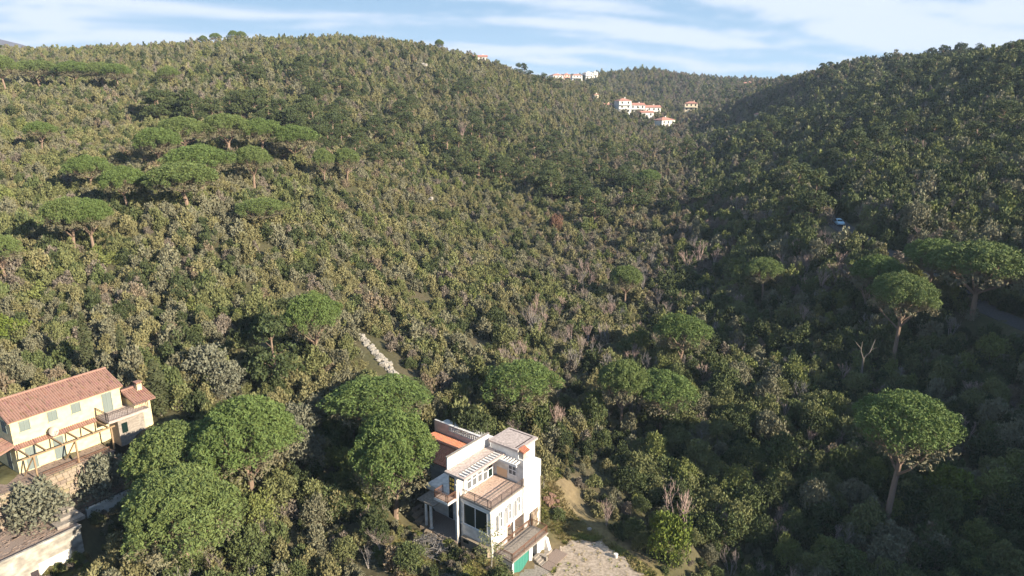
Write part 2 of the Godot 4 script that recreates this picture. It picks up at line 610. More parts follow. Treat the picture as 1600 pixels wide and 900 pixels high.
func bare_mesh(depth: int) -> Array:   # trunk, twigs; 3 m wide, 5 m tall
	var tr := Mb.new()
	var tw := Mb.new()
	var stack := []
	for i in rng.randi_range(3, 5):
		var d := (Vector3.UP + any_dir(0.0) * 0.45).normalized()
		stack.append([Vector3(rng.randf_range(-0.3, 0.3), -0.6, rng.randf_range(-0.3, 0.3)), d, 2.3, 0.075, 0])
	while stack.size():
		var s = stack.pop_back()
		var a: Vector3 = s[0]
		var d: Vector3 = s[1]
		var b: Vector3 = a + d * s[2]
		var mid: Vector3 = a.lerp(b, 0.5) + any_dir() * s[2] * 0.07
		var m := tr if s[4] < 1 else tw
		var g := rng.randf_range(0.75, 1.25)
		m.tint = Color(g, g * 0.98, g)
		m.tube([a, mid, b], [s[3], s[3] * 0.8, s[3] * 0.5], 4 if s[4] < 2 else 3)
		if s[4] < depth:
			for k in (3 if rng.randf() < 0.6 else 2):
				var nd := (d + any_dir(-0.2) * 0.6 + Vector3(0, 0.22, 0)).normalized()
				stack.append([a.lerp(b, rng.randf_range(0.5, 1.0)), nd, s[2] * rng.randf_range(0.5, 0.75), maxf(s[3] * 0.58, 0.014), s[4] + 1])
	return [tr.mesh(), tw.mesh()]


func cypress_mesh() -> Array:   # 1.5 m wide, 7 m tall
	var tr := Mb.new()
	var mb := Mb.new()
	tr.tint = Color.WHITE
	tr.tube([Vector3(0, -0.8, 0), Vector3(0, 3, 0), Vector3(0, 6, 0)], [0.13, 0.1, 0.03], 5)
	for i in 34:
		var t := (i + 0.5) / 34.0
		var r := 0.62 * pow(sin(PI * clampf(0.12 + t * 0.86, 0, 1)), 0.6) * 0.75
		var a := i * 2.4
		leafy(mb, Vector3(cos(a) * r * 0.5, 0.4 + t * 6.4, sin(a) * r * 0.5), Vector3(r * 0.9, 0.55, r * 0.9), 60, 0.16, -0.7, 0.8, 0.5, Vector2(0.75, 1.25), 1.8)
	return [tr.mesh(), mb.mesh()]


func rock_mesh(seed_: int) -> ArrayMesh:
	var mb := Mb.new()
	var f := FastNoiseLite.new()
	f.seed = seed_
	f.frequency = 0.9
	var rows := 6
	var cols := 9
	var pt := func(i: int, k: int) -> Vector3:
		var el := PI * (float(i) / rows - 0.5)
		var az := TAU * (k % cols) / cols
		var d := Vector3(cos(el) * cos(az), sin(el), cos(el) * sin(az))
		return d * (0.5 + 0.32 * f.get_noise_3dv(d * 1.7 + Vector3.ONE * seed_)) * Vector3(1.2, 0.75, 0.95)
	for i in rows:
		for k in cols:
			var g := 1.0 + 0.25 * f.get_noise_2d(i * 3.0, k * 3.0)
			mb.tint = Color(g, g, g)
			var p00: Vector3 = pt.call(i, k)
			var p01: Vector3 = pt.call(i, k + 1)
			var p10: Vector3 = pt.call(i + 1, k)
			var p11: Vector3 = pt.call(i + 1, k + 1)
			if i > 0:
				mb.tri(p00, p11, p01)
			if i < rows - 1:
				mb.tri(p00, p10, p11)
	return mb.mesh()


# palette: linear base colour, words for it
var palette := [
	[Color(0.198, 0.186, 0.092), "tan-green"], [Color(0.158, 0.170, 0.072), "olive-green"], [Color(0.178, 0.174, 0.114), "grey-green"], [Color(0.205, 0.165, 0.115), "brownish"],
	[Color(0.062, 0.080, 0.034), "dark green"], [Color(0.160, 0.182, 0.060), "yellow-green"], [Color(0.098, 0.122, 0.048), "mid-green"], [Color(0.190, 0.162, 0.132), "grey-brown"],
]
var shrubs_near := []
var shrubs_far := []
var shrubs_wild := []
var oaks := []
var pines := []
var aleppos := []
var bares := []
var blocked_areas: Array[PackedVector2Array] = []
var blocked := []      # [centre x, z, angle, half x, half z]


func free_spot(x: float, z: float, r := 0.0) -> bool:
	for b in blocked:
		if absf(x - b[0]) > 16 or absf(z - b[1]) > 16:
			continue
		var d := Vector2(x - b[0], b[1] - z).rotated(b[2])
		if absf(d.x) < b[3] + r and absf(d.y) < b[4] + r:
			return false
	for p in blocked_areas:
		if Geometry2D.is_point_in_polygon(Vector2(x, z), p):
			return false
	if x > 60 and x < 125 and z > 95 and z < 275 and near_road(x, z).x < 1.9 + r * 0.5:
		return false
	return true


func right_of_valley(x: float, z: float) -> float:
	return x - (12.0 + 0.21 * (z - 60.0) + clampf((z - 105.0) * 0.11, 0.0, 16.0))


var landmarks := [
	["the white villa", -1, 64], ["the yellow villa", -45, 66], ["the gravel yard", 11, 62], ["the forecourt pine", -12, 64.6], ["the big twin pine", -29, 61], ["the left foreground pine", -28.7, 52.8],
	["the orange-tiled roof", -4, 73], ["the scree strip", -19, 92], ["the two joined pines", 18, 88], ["the lone flat-topped pine", 28, 109], ["the huge sunlit pine", 44.5, 69.5],
	["the tall bare-trunked pine", 62, 105], ["the widest road pine", 78, 110], ["the parked car", 76, 159], ["the small round pine", 52, 136], ["the small flat pine in mid-slope", 24, 141],
	["the rust-red pine", 12, 190], ["the low spreading pine", -47, 127], ["the umbrella-shaped pine", -60, 128], ["the twin-trunk pines", -71, 111], ["the big pine clump", -64, 178],
	["the pale outcrop in mid-slope", -25, 199], ["the broad dark valley pine", 13, 224], ["the big pinkish leafless tree", -21, 283], ["the cliff patch under the hilltop", -48, 402],
	["the two dark pines by the hilltop", -94, 331], ["the pine band under the left skyline", -155, 265], ["the lone house on the skyline", -21, 486], ["the valley houses", 95, 520], ["the small ochre house", 146, 420],
	["the ridge village", 65, 775], ["the dome-shaped pine on the right slope", 133, 199], ["the dead white trunk", 55, 101], ["the flat pine up the valley", 48, 241], ["the pale thicket by the road", 63, 138],
]


func place_words(x: float, z: float) -> String:
	var best := 1e9
	var who = landmarks[0]
	for l in landmarks:
		var s: float = Vector2(x - l[1], z - l[2]).length()
		if s < best:
			best = s
			who = l
	var dx: float = x - who[1]
	var dz: float = z - who[2]
	var far := ("close " if best < 5.0 else "" if best < 14.0 else "well ") if z < 200 else ("close " if best < 16.0 else "" if best < 40.0 else "well ")
	if absf(dx) > absf(dz):
		return far + ("left of " if dx < 0 else "right of ") + who[0]
	return far + ("below " if dz < 0 else "up behind ") + who[0]


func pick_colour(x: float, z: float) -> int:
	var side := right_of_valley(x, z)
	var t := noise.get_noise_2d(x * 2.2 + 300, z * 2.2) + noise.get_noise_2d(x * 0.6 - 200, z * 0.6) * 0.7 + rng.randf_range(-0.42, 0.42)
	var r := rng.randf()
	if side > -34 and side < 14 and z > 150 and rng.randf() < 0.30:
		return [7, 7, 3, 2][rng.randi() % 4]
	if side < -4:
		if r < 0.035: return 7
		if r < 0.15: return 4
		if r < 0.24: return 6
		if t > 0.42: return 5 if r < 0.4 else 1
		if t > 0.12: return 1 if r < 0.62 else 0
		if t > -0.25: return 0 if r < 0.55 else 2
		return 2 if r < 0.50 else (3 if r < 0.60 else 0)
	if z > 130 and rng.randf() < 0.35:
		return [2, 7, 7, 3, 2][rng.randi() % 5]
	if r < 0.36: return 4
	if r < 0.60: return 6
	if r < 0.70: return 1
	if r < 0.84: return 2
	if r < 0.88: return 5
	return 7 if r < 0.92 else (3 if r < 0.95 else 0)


func oak_colour() -> int:
	return [4, 4, 6, 6, 1, 1, 5, 2][rng.randi() % 8]


func sow() -> void:
	# every plant of the hillside gets a place; what lies behind a ridge is left out
	var horizon := PackedFloat32Array()
	horizon.resize(400)
	horizon.fill(-9.0)
	var spots := []   # x, z, size, colour, what (0 shrub, 1 oak, 2 bare, 3 aleppo)
	var z := 40.0
	while z < 960.0:
		var gap := 1.5 + (z - 40.0) * 0.0042
		var x := -z * 0.79 - 34.0
		var x_end := z * 0.79 + (30.0 if z > 120.0 else 8.0)
		var row_top := {}
		while x < x_end:
			var xx := x + rng.randf_range(-0.5, 0.5) * gap
			var zz := z + rng.randf_range(-0.5, 0.5) * gap
			var side := right_of_valley(xx, zz)
			x += gap * (1.15 if side > 0 and z < 330 else 1.0)
			var h := ground(xx, zz)
			var bin := clampi(int((xx / zz + 1.6) * 125.0), 0, 399)
			var tall := (h + 3.0 - EYE.y) / zz
			row_top[bin] = maxf(row_top.get(bin, -9.0), (h + 1.5 - EYE.y) / zz)
			if tall < horizon[bin] - 2.5 / zz:
				continue
			if not free_spot(xx, zz, 0.9):
				continue
			if side < -12 and z > 85 and z < 420 and noise.get_noise_2d(xx * 4.0 - 700, zz * 4.0) > 0.40 and rng.randf() < 0.8:
				continue   # small openings of dry grass
			var what := 0
			var r := rng.randf()
			if side > 0 and z < 420:
				what = 1 if r < 0.40 else 0
				if r > 0.95 and z < 230:
					what = 2
			elif z < 90 and xx > -30:
				what = 1 if r < 0.14 else 0
				if r > 0.97:
					what = 2
			elif side > -26 and r > 0.91 and z < 175:
				what = 2
			elif r < 0.02 and z < 400:
				what = 1
			var wood := noise.get_noise_2d(xx * 0.9 - 500, zz * 0.9)
			if z > 215 and z < 385 and xx > -115 and xx < 45 and rng.randf() < 0.05 + 0.13 * wood:
				what = 3
			elif side > 25 and z > 160 and rng.randf() < 0.012:
				what = 3
			elif side > -30 and z > 200 and z < 520 and rng.randf() < 0.02:
				what = 3
			var lush := noise.get_noise_2d(xx * 3.0 + 90, zz * 3.0) * 0.5
			var size := (0.5 + 0.75 * pow(rng.randf(), 1.6) + lush) if what != 1 else rng.randf_range(0.5, 0.88)
			var local := Vector2(xx - WO.x, -zz - WO.z).rotated(WA)
			if side > 15 and z > 140:
				size += 0.3
			if local.x > 8 and local.x < 21 and local.y > -6 and local.y < 22:
				size *= 0.6   # the bank right of the yard carries low growth
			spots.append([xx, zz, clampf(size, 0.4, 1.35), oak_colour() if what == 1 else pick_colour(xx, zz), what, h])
		for bin in row_top:
			horizon[bin] = maxf(horizon[bin], row_top[bin])
		z += gap * 0.9
	# the wood on the hill right of the frame, which shades the valley
	for i in 1500:
		var zz := rng.randf_range(-60, 130)
		var xx := maxf(zz * 0.79 + 8, 20) + rng.randf() * 70
		spots.append([xx, zz, rng.randf_range(0.7, 1.1), oak_colour(), 1, ground(xx, zz)])
	plant(spots)


func basis_of(s: float, tall: float) -> Basis:
	return Basis(UP, rng.randf() * TAU).scaled(Vector3(s, s * tall, s))


func plant(spots: Array) -> void:
	var by := [[], [], [], []]
	for s in spots:
		by[s[4]].append(s)
	var near := func(a, b): return a[2] / Vector2(a[0], a[1]).length() > b[2] / Vector2(b[0], b[1]).length()
	var seen := func(s): return in_view(s[0], s[1], 1.0) and s[1] > 46
	# shrubs
	var crowds := {}
	for what in [0, 1]:
		var list: Array = by[what]
		var shown := list.filter(seen)
		shown.sort_custom(near)
		var alone := {}
		var group := "maquis shrubs of the hillside" if what == 0 else "small evergreen oaks of the hollow"
		for s in shown.slice(0, 285):
			alone[s] = true
			var c: int = s[3]
			var at := Vector3(s[0], s[5] - 0.1, -s[1])
			var size_word := ("large" if s[2] > 0.95 else ("low" if s[2] < 0.65 else "rounded")) if what == 0 else ("large" if s[2] > 0.78 else ("small" if s[2] < 0.62 else "rounded"))
			var o: Node3D
			if what == 0:
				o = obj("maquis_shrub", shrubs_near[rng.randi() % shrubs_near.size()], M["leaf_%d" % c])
				tag(o, "%s %s maquis shrub %s" % [size_word, palette[c][1], place_words(s[0], s[1])], "shrub", group)
			else:
				var m = oaks[rng.randi() % oaks.size()]
				o = thing("evergreen_oak", "%s %s evergreen oak %s" % [size_word, palette[c][1], place_words(s[0], s[1])], "tree", Vector3.ZERO, 0.0, group)
				obj("trunk", m[0], M.bark_grey, o)
				obj("crown", m[1], M["leaf_%d" % c], o)
			o.transform = Transform3D(basis_of(s[2], rng.randf_range(0.8, 1.3)), at)
		for s in list:
			if alone.has(s):
				continue
			var lod := 0 if s[1] < 95 else (1 if s[1] < 230 else 2)
			var v := rng.randi() % 4
			var k := "%d_%d_%d" % [what, lod, v]
			if not crowds.has(k):
				crowds[k] = []
			crowds[k].append(s)
	for k in crowds:
		var p: PackedStringArray = k.split("_")
		var mesh: Mesh
		var v := int(p[2])
		if p[0] == "1":
			mesh = oaks[v % oaks.size()][1] if p[1] == "0" else shrubs_far[v] if p[1] == "2" else shrubs_wild[v]
		else:
			mesh = shrubs_near[v] if p[1] == "0" else (shrubs_wild[v] if p[1] == "1" else shrubs_far[v])
		var list: Array = crowds[k]
		var mm := MultiMesh.new()
		mm.transform_format = MultiMesh.TRANSFORM_3D
		mm.use_colors = true
		mm.mesh = mesh
		mm.instance_count = list.size()
		for i in list.size():
			var s = list[i]
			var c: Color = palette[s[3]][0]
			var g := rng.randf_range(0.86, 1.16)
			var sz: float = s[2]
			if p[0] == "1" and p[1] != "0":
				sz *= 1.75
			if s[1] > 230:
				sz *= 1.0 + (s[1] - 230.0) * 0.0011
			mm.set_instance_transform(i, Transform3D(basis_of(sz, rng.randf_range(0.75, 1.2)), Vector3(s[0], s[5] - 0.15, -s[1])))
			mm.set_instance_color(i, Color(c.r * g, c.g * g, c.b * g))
		var o := MultiMeshInstance3D.new()
		o.name = numbered("maquis_undergrowth" if p[0] == "0" else "oak_undergrowth")
		o.multimesh = mm
		o.material_override = M.leaf_many
		add_child(o, true)
		kind(o, "stuff")
		tag(o, "dense maquis of small shrubs covering the slopes" if p[0] == "0" else "dense dark evergreen thicket covering the shaded slope", "undergrowth")
	# bare trees
	var shown_bare: Array = by[2].filter(seen)
	shown_bare.sort_custom(near)
	for s in shown_bare.slice(0, 280):
		bare_tree(s[0], s[1], (0.5 + 0.5 * s[2]) * rng.randf_range(0.7, 1.1), "%s leafless grey tree %s" % ["large" if s[2] > 0.9 else ("middling" if s[2] > 0.65 else "small"), place_words(s[0], s[1])], "leafless trees in the maquis")
	# aleppo pines
	var al: Array = by[3].filter(seen)
	al.sort_custom(near)
	for s in al.slice(0, 260):
		var w := rng.randf_range(6.5, 11.0)
		aleppo(s[0], s[1], w, w * rng.randf_range(0.8, 1.1), "%s dark pine %s" % ["broad" if w > 9.6 else ("middling" if w > 8.0 else "small"), place_words(s[0], s[1])], "dark pines scattered over the upper slopes")


func tree_of(parts: Array, called: String, x: float, z: float, w: float, h: float, w0: float, h0: float, label: String, cat: String, group: String, bark: Material, leaf: Material, turn := -1.0, second := "crown") -> Node3D:
	var o := thing(called, label, cat, at_ground(x, z, 0.1), 0.0, group)
	o.transform.basis = Basis(UP, rng.randf() * TAU if turn < 0 else turn).scaled(Vector3(w / w0, h / h0, w / w0))
	obj("trunk", parts[0], bark, o)
	obj(second, parts[1], leaf, o)
	return o


func stone_pine(x: float, z: float, w: float, h: float, label: String, group := "stone pines on the hillside", which := -1) -> void:
	var k := which if which >= 0 else 3 + rng.randi() % 4
	if h > 14.5:
		k = 7 + rng.randi() % 2
	if z < 68 and x < 0:
		k = rng.randi() % 3
	var o := tree_of(pines[k], "stone_pine", x, z, w, h, 10.3, 13.3 if k > 6 else 9.9, label, "pine tree", group, M.bark_pine, M["needle_%d" % (rng.randi() % 2)])
	obj("dead_twigs", pines[k][2], M.needle_dead, o)


func aleppo(x: float, z: float, w: float, h: float, label: String, group: String) -> void:
	tree_of(aleppos[rng.randi() % aleppos.size()], "dark_pine", x, z, w, h, 8.4, 9.2, label, "pine tree", group, M.bark_pine, M["needle_%d" % rng.randi_range(2, 3)])


func bare_tree(x: float, z: float, s: float, label: String, group := "", twig := "") -> void:
	tree_of(bares[rng.randi() % bares.size()], "leafless_tree", x, z, s, s, 1, 1, label, "bare tree", group, M.bark_bare, M[twig if twig else "twig_%d" % (rng.randi() % 3)], -1.0, "twigs")


func make_plants() -> void:
	for i in 6:
		shrubs_near.append(shrub_mesh(12, 95, 0.19, rng.randf_range(2.3, 2.9), rng.randf_range(1.9, 2.8)))
	for i in 4:
		shrubs_wild.append(shrub_mesh(11, 70, 0.21, rng.randf_range(2.4, 2.9), rng.randf_range(2.0, 2.7), false))
	for i in 4:
		shrubs_far.append(shrub_mesh(9, 44, 0.30, 2.7, rng.randf_range(2.0, 2.6), false))
	for i in 5:
		oaks.append(oak_mesh(20, 125, 0.2))
	for i in 7:
		pines.append(stone_pine_mesh(120 if i < 3 else 95, 0.17, 165 if i < 3 else rng.randi_range(105, 140), i % 2 == 0, i < 3))
	for i in 2:   # the tall ones by the road: same crown on a longer trunk
		pines.append(stone_pine_mesh(150, 0.14, 130, true, false, 3.4))
	for i in 4:
		aleppos.append(aleppo_mesh(110, 0.34))
	for i in 4:
		bares.append(bare_mesh(4))
	cypresses.append(cypress_mesh())


# ---------------------------------------------------------------- building plots
const WA := 0.91630      # the white villa's long side points this far round from east to north
const WO := Vector3(-1.93, 0, -59.61)
const YA := 0.97738
const YO := Vector3(-47.18, 0, -58.55)


func wpoint(u: float, v: float) -> Vector2:
	return Vector2(WO.x + cos(WA) * u + sin(WA) * v, -(WO.z - sin(WA) * u + cos(WA) * v))


func ypoint(u: float, v: float) -> Vector2:
	return Vector2(YO.x + cos(YA) * u + sin(YA) * v, -(YO.z - sin(YA) * u + cos(YA) * v))


func plot(p: Vector2, a: float, hx: float, hz: float, h: float, margin: float, keep_clear := true) -> void:
	flats.append([p, a, hx, hz, h, margin])
	if keep_clear:
		blocked.append([p.x, p.y, a, hx, hz])


func sites() -> void:
	plot(wpoint(7.5, 7.5), WA, 9.5, 5.4, 0.0, 4.0, false)
	blocked.append([wpoint(4.6, 6.5).x, wpoint(4.6, 6.5).y, WA, 6.4, 4.6])
	blocked.append([wpoint(9.0, 8.5).x, wpoint(9.0, 8.5).y, WA, 2.2, 4.0])
	plot(wpoint(-1.5, -7.5), WA, 3.0, 3.4, 2.35, 2.0)
	plot(wpoint(4.2, -4.0), WA, 4.6, 4.2, 1.6, 2.0)
	plot(wpoint(7.2, -13.0), WA, 3.0, 4.3, 3.6, 2.0)
	plot(wpoint(-3.5, -1.0), WA, 2.6, 2.0, 2.2, 2.0, false)
	plot(ypoint(3.5, 4.7), YA, 12.0, 3.1, 7.5, 0.5)
	plot(ypoint(2.0, 9.6), YA, 14.0, 1.7, 5.0, 2.0, false)
	blocked.append([ypoint(-3.0, 9.0).x, ypoint(-3.0, 9.0).y, YA, 5.2, 1.7])
	blocked.append([ypoint(5.0, 7.0).x, ypoint(5.0, 7.0).y, YA, 2.5, 1.7])
	blocked.append([wpoint(-3.6, -2.5).x, wpoint(-3.6, -2.5).y, WA, 3.2, 5.2])
	blocked.append([wpoint(-6.5, 0.5).x, wpoint(-6.5, 0.5).y, WA, 3.0, 3.2])
	plot(ypoint(1.2, -2.6), YA, 9.5, 3.2, 11.85, 0.9)
	blocked.append([ypoint(3.0, 1.5).x, ypoint(3.0, 1.5).y, YA, 9.0, 1.5])
	plot(ypoint(12.5, 0.6), YA, 2.4, 3.0, 12.4, 1.5)
	var rim := PackedVector2Array()
	for q in [[9, -3], [16, -8.5], [17.6, -7], [16, 0], [15, 1.6], [12.9, 7], [11.4, 12], [9.8, 17], [8, 24], [-4, 24], [-4, 2.5], [9, 2.5]]:
		rim.append(wpoint(q[0], q[1]))
	blocked_areas.append(rim)
	var foot := PackedVector2Array()
	for q in [[-14, 7], [2.2, 7], [2.6, 9.5], [0.5, 15], [-14, 15]]:
		foot.append(ypoint(q[0], q[1]))
	blocked_areas.append(foot)
	blocked_areas.append(PackedVector2Array([Vector2(-25.2, 99.5), Vector2(-22.0, 100.8), Vector2(-16.4, 93.4), Vector2(-12.2, 86.9), Vector2(-14.6, 82.0), Vector2(-20.8, 88.6)]))
	for b in [[73.8, 150.6, 0.45, 3.4, 7.6], [80.2, 108.0, 0.64, 2.6, 3.5], [99.0, 248.0, 0.38, 2.5, 4.0]]:   # verges kept open beside the road
		blocked.append([b[0], b[1], PI / 2 - b[2], b[4], b[3]])
	road_line = [Vector3(104, 22.4, 268), Vector3(101.9, 21.5, 253), Vector3(93, 20.6, 215), Vector3(82, 19.4, 182), Vector3(76.6, 18.3, 159.2), Vector3(76.4, 16.9, 143), Vector3(79.6, 14.4, 128), Vector3(81.8, 11.6, 113), Vector3(85.5, 10.4, 102), Vector3(92, 9.8, 92)]


func distant() -> void:
	var mb := Mb.new()
	var f := FastNoiseLite.new()
	f.seed = 21
	f.frequency = 0.004
	var crest := func(x: float) -> float:
		return maxf(0.0, 300.0 - absf(x + 1900.0) * 0.19 + f.get_noise_1d(x) * 28.0)
	var x := -2600.0
	while x < -1000.0:
		for i in 8:
			var p := []
			for q in [[x, i], [x + 60, i], [x + 60, i + 1], [x, i + 1]]:
				var t: float = q[1] / 8.0
				var top: float = crest.call(q[0])
				p.append(Vector3(q[0] + f.get_noise_2d(q[0], t * 900) * 40, -20 + top * t + f.get_noise_2d(q[0] * 2, t * 1500) * 16 * t * (1.0 - t), -2200 - t * 200))
			mb.quad(p[0], p[1], p[2], p[3])
		mb.quad(Vector3(x, -20 + crest.call(x), -2400), Vector3(x + 60, -20 + crest.call(x + 60), -2400), Vector3(x + 60, -40, -2500), Vector3(x, -40, -2500))
		x += 60.0
	kind(obj("mountain", mb.mesh(), M.hill_far), "structure")


func road() -> void:
	var c := Curve3D.new()
	for i in road_line.size():
		var p: Vector3 = road_line[i]
		var a: Vector3 = road_line[maxi(i - 1, 0)]
		var b: Vector3 = road_line[mini(i + 1, road_line.size() - 1)]
		var d := (b - a) / 6.0
		c.add_point(Vector3(p.x, p.y, -p.z), -Vector3(d.x, d.y, -d.z), Vector3(d.x, d.y, -d.z))
	var pts := c.tessellate_even_length(5, 2.0)
	var mb := Mb.new()
	var last := []
	for i in pts.size():
		var d := (pts[mini(i + 1, pts.size() - 1)] - pts[maxi(i - 1, 0)]).normalized()
		var s := d.cross(UP).normalized() * 2.4
		var y := UP * 0.12
		var now := [pts[i] - s + y, pts[i] + s + y, pts[i] + s * 1.15 - UP * 0.5, pts[i] - s * 1.15 - UP * 0.5]
		if last:
			mb.quad(last[0], last[1], now[1], now[0])
			mb.quad(last[1], last[2], now[2], now[1])
			mb.quad(last[3], last[0], now[0], now[3])
		last = now
	kind(obj("road", mb.mesh(), M.asphalt), "structure")


# ---------------------------------------------------------------- pieces of houses
func piece(parent: Node, called: String, mat: String, spans: Array, label := "") -> MeshInstance3D:   # spans: [x0, x1, y0, y1, z0, z1]
	var mb := Mb.new()
	for s in spans:
		mb.span(s[0], s[1], s[2], s[3], s[4], s[5])
	var o := obj(called, mb.mesh(), M[mat], parent)
	if label:
		o.set_meta("label", label)
	return o


func railing(parent: Node, pts: Array, high := 0.95, gap := 0.14, mat := "iron") -> void:
	var o := Mb.new()
	var bal := Mb.new()
	for i in pts.size() - 1:
		var a: Vector3 = pts[i]
		var b: Vector3 = pts[i + 1]
		o.bar(a + UP * high, b + UP * high, 0.06, 0.05)
		o.bar(a + UP * 0.1, b + UP * 0.1, 0.035, 0.035)
		o.bar(a + UP * (high - 0.16), b + UP * (high - 0.16), 0.03, 0.03)
		var n := int((b - a).length() / gap)
		for k in n + 1:
			var q := a.lerp(b, float(k) / n)
			if k % 12 == 0 or k == n:
				o.bar(q, q + UP * high, 0.06, 0.06)
			else:
				bal.bar(q + UP * 0.1, q + UP * high, 0.022, 0.022)
	var rail := obj("railing", o.mesh(), M[mat], parent)
	kind(obj("balusters", bal.mesh(), M[mat], rail), "stuff")


func tiled(parent: Node, called: String, mat: String, a: Vector3, b: Vector3, d: Vector3, across := 0.23, along := 0.42, vary := 0.3, called_tiles := "tiles") -> MeshInstance3D:
	# a roof slope: a -> b along the eave, a -> d up the slope; rows of half-round clay tiles laid on a slab
	var e := (b - a).normalized()
	var s := (d - a).normalized()
	var nn := e.cross(s).normalized()
	if nn.y < 0:
		nn = -nn
	var slab := Mb.new()
	var lo := -nn * 0.16
	var p := [a + lo, b + lo, b + d - a + lo, d + lo, a, b, b + d - a, d]
	if (b - a).cross(d - a).y < 0:
		p = [b + lo, a + lo, d + lo, b + d - a + lo, b, a, d, b + d - a]
	slab.hexa(p)
	var o := obj(called, slab.mesh(), M[mat], parent)
	var t := Mb.new()
	var cols := int((b - a).length() / across)
	var rows := int((d - a).length() / along)
	var w := (b - a).length() / cols
	var l := (d - a).length() / rows
	for i in cols:
		for j in rows:
			var g := 1.0 + rng.randf_range(-vary, vary) + fine.get_noise_2d(i * 1.7, j * 2.1) * vary * 0.9
			var pale := rng.randf_range(0.3, 1.6) if rng.randf() < vary * 0.9 else 0.0
			t.tint = Color(g + pale * 0.7, g * rng.randf_range(0.85, 1.12) + pale * 0.9, g * rng.randf_range(0.85, 1.1) + pale * 1.0)
			var q := a + e * (i + 0.5) * w + s * (j * l - 0.03) + nn * 0.005
			var r := q + s * (l + 0.05)
			var f := 0.40 * w
			var up0 := nn * (0.062 + rng.randf_range(0, 0.02))
			var up1 := nn * 0.06
			var f2 := f * 0.82
			var pa := [q - e * f, q - e * f * 0.5 + up0, q + e * f * 0.5 + up0, q + e * f]
			var pb := [r - e * f2, r - e * f2 * 0.5 + up1, r + e * f2 * 0.5 + up1, r + e * f2]
			for k in 3:
				t.quad(pa[k], pa[k + 1], pb[k + 1], pb[k]) if e.cross(s).dot(nn) > 0 else t.quad(pa[k + 1], pa[k], pb[k], pb[k + 1])
			t.quad(pa[0], pa[3], pa[2], pa[1])
	kind(obj(called_tiles, t.mesh(), M[mat], o), "stuff")
	return o


func ridge(parent: Node, mat: String, a: Vector3, b: Vector3) -> void:
	var mb := Mb.new()
	var n := int((b - a).length() / 0.45)
	for i in n:
		var g := rng.randf_range(0.8, 1.3)
		mb.tint = Color(g, g, g)
		mb.tube([a.lerp(b, float(i) / n), a.lerp(b, (i + 1.04) / n)], [0.15, 0.13], 7)
	obj("ridge_tiles", mb.mesh(), M[mat], parent)


func arch_window(parent: Node, x: float, y0: float, y1: float, w: float, z: float) -> void:   # on a wall that faces +z
	var frame := Mb.new()
	var pane := Mb.new()
	var h := w / 2
	var pts := [Vector3(x - h, y0, z), Vector3(x + h, y0, z)]
	for i in 9:
		var a := PI * i / 8.0
		pts.append(Vector3(x + cos(a) * h, y1 - h + sin(a) * h, z))
	for i in range(1, pts.size() - 1):
		pane.tri(pts[0] + Vector3(0, 0, 0.012), pts[i] + Vector3(0, 0, 0.012), pts[i + 1] + Vector3(0, 0, 0.012))
	for i in pts.size():
		var a: Vector3 = pts[i]
		var b: Vector3 = pts[(i + 1) % pts.size()]
		frame.bar(a, b, 0.10, 0.09)
	frame.bar(Vector3(x, y0, z + 0.02), Vector3(x, y1, z + 0.02), 0.05, 0.06)
	frame.bar(Vector3(x - h, (y0 + y1) / 2, z + 0.02), Vector3(x + h, (y0 + y1) / 2, z + 0.02), 0.04, 0.05)
	var o := obj("window", pane.mesh(), M.glass_grey, parent)
	obj("frame", frame.mesh(), M.frame_white, o)
	# open louvred leaves to both sides
	var leaf := Mb.new()
	for s in [-1, 1]:
		leaf.box(Vector3(x + s * (h + 0.10), (y0 + y1 - h * 0.6) / 2, z + h * 0.55), Vector3(0.035, y1 - y0 - h * 0.6, h * 0.95), Basis(UP, s * 0.25))
	obj("shutter", leaf.mesh(), M.frame_white, o)
	var sill := Mb.new()
	sill.box(Vector3(x, y0 - 0.05, z + 0.08), Vector3(w + 0.3, 0.07, 0.2))
	obj("sill", sill.mesh(), M.render_white, o)


func glazed(parent: Node, called: String, x0: float, x1: float, y0: float, y1: float, z: float, cols: int, rows: int, mat: String, frame_mat: String, along_x := true) -> MeshInstance3D:
	# a framed pane set on a wall: along x facing +z, or along z facing -x (then x0, x1 are z and z is x)
	var put := func(mb: Mb, a0: float, a1: float, b0: float, b1: float, out0: float, out1: float) -> void:
		if along_x:
			mb.span(a0, a1, b0, b1, z + out0, z + out1)
		else:
			mb.span(z - out1, z - out0, b0, b1, a0, a1)
	var p := Mb.new()
	put.call(p, x0, x1, y0, y1, -0.02, 0.015)
	var o := obj(called, p.mesh(), M[mat], parent)
	var f := Mb.new()
	var t := 0.035
	for i in cols + 1:
		var x := lerpf(x0, x1, float(i) / cols)
		put.call(f, x - t, x + t, y0, y1, 0.0, 0.05)
	for j in rows + 1:
		var y := lerpf(y0, y1, float(j) / rows)
		put.call(f, x0 - t, x1 + t, y - t, y + t, 0.0, 0.055)
	obj("frame", f.mesh(), M[frame_mat], o)
	return o


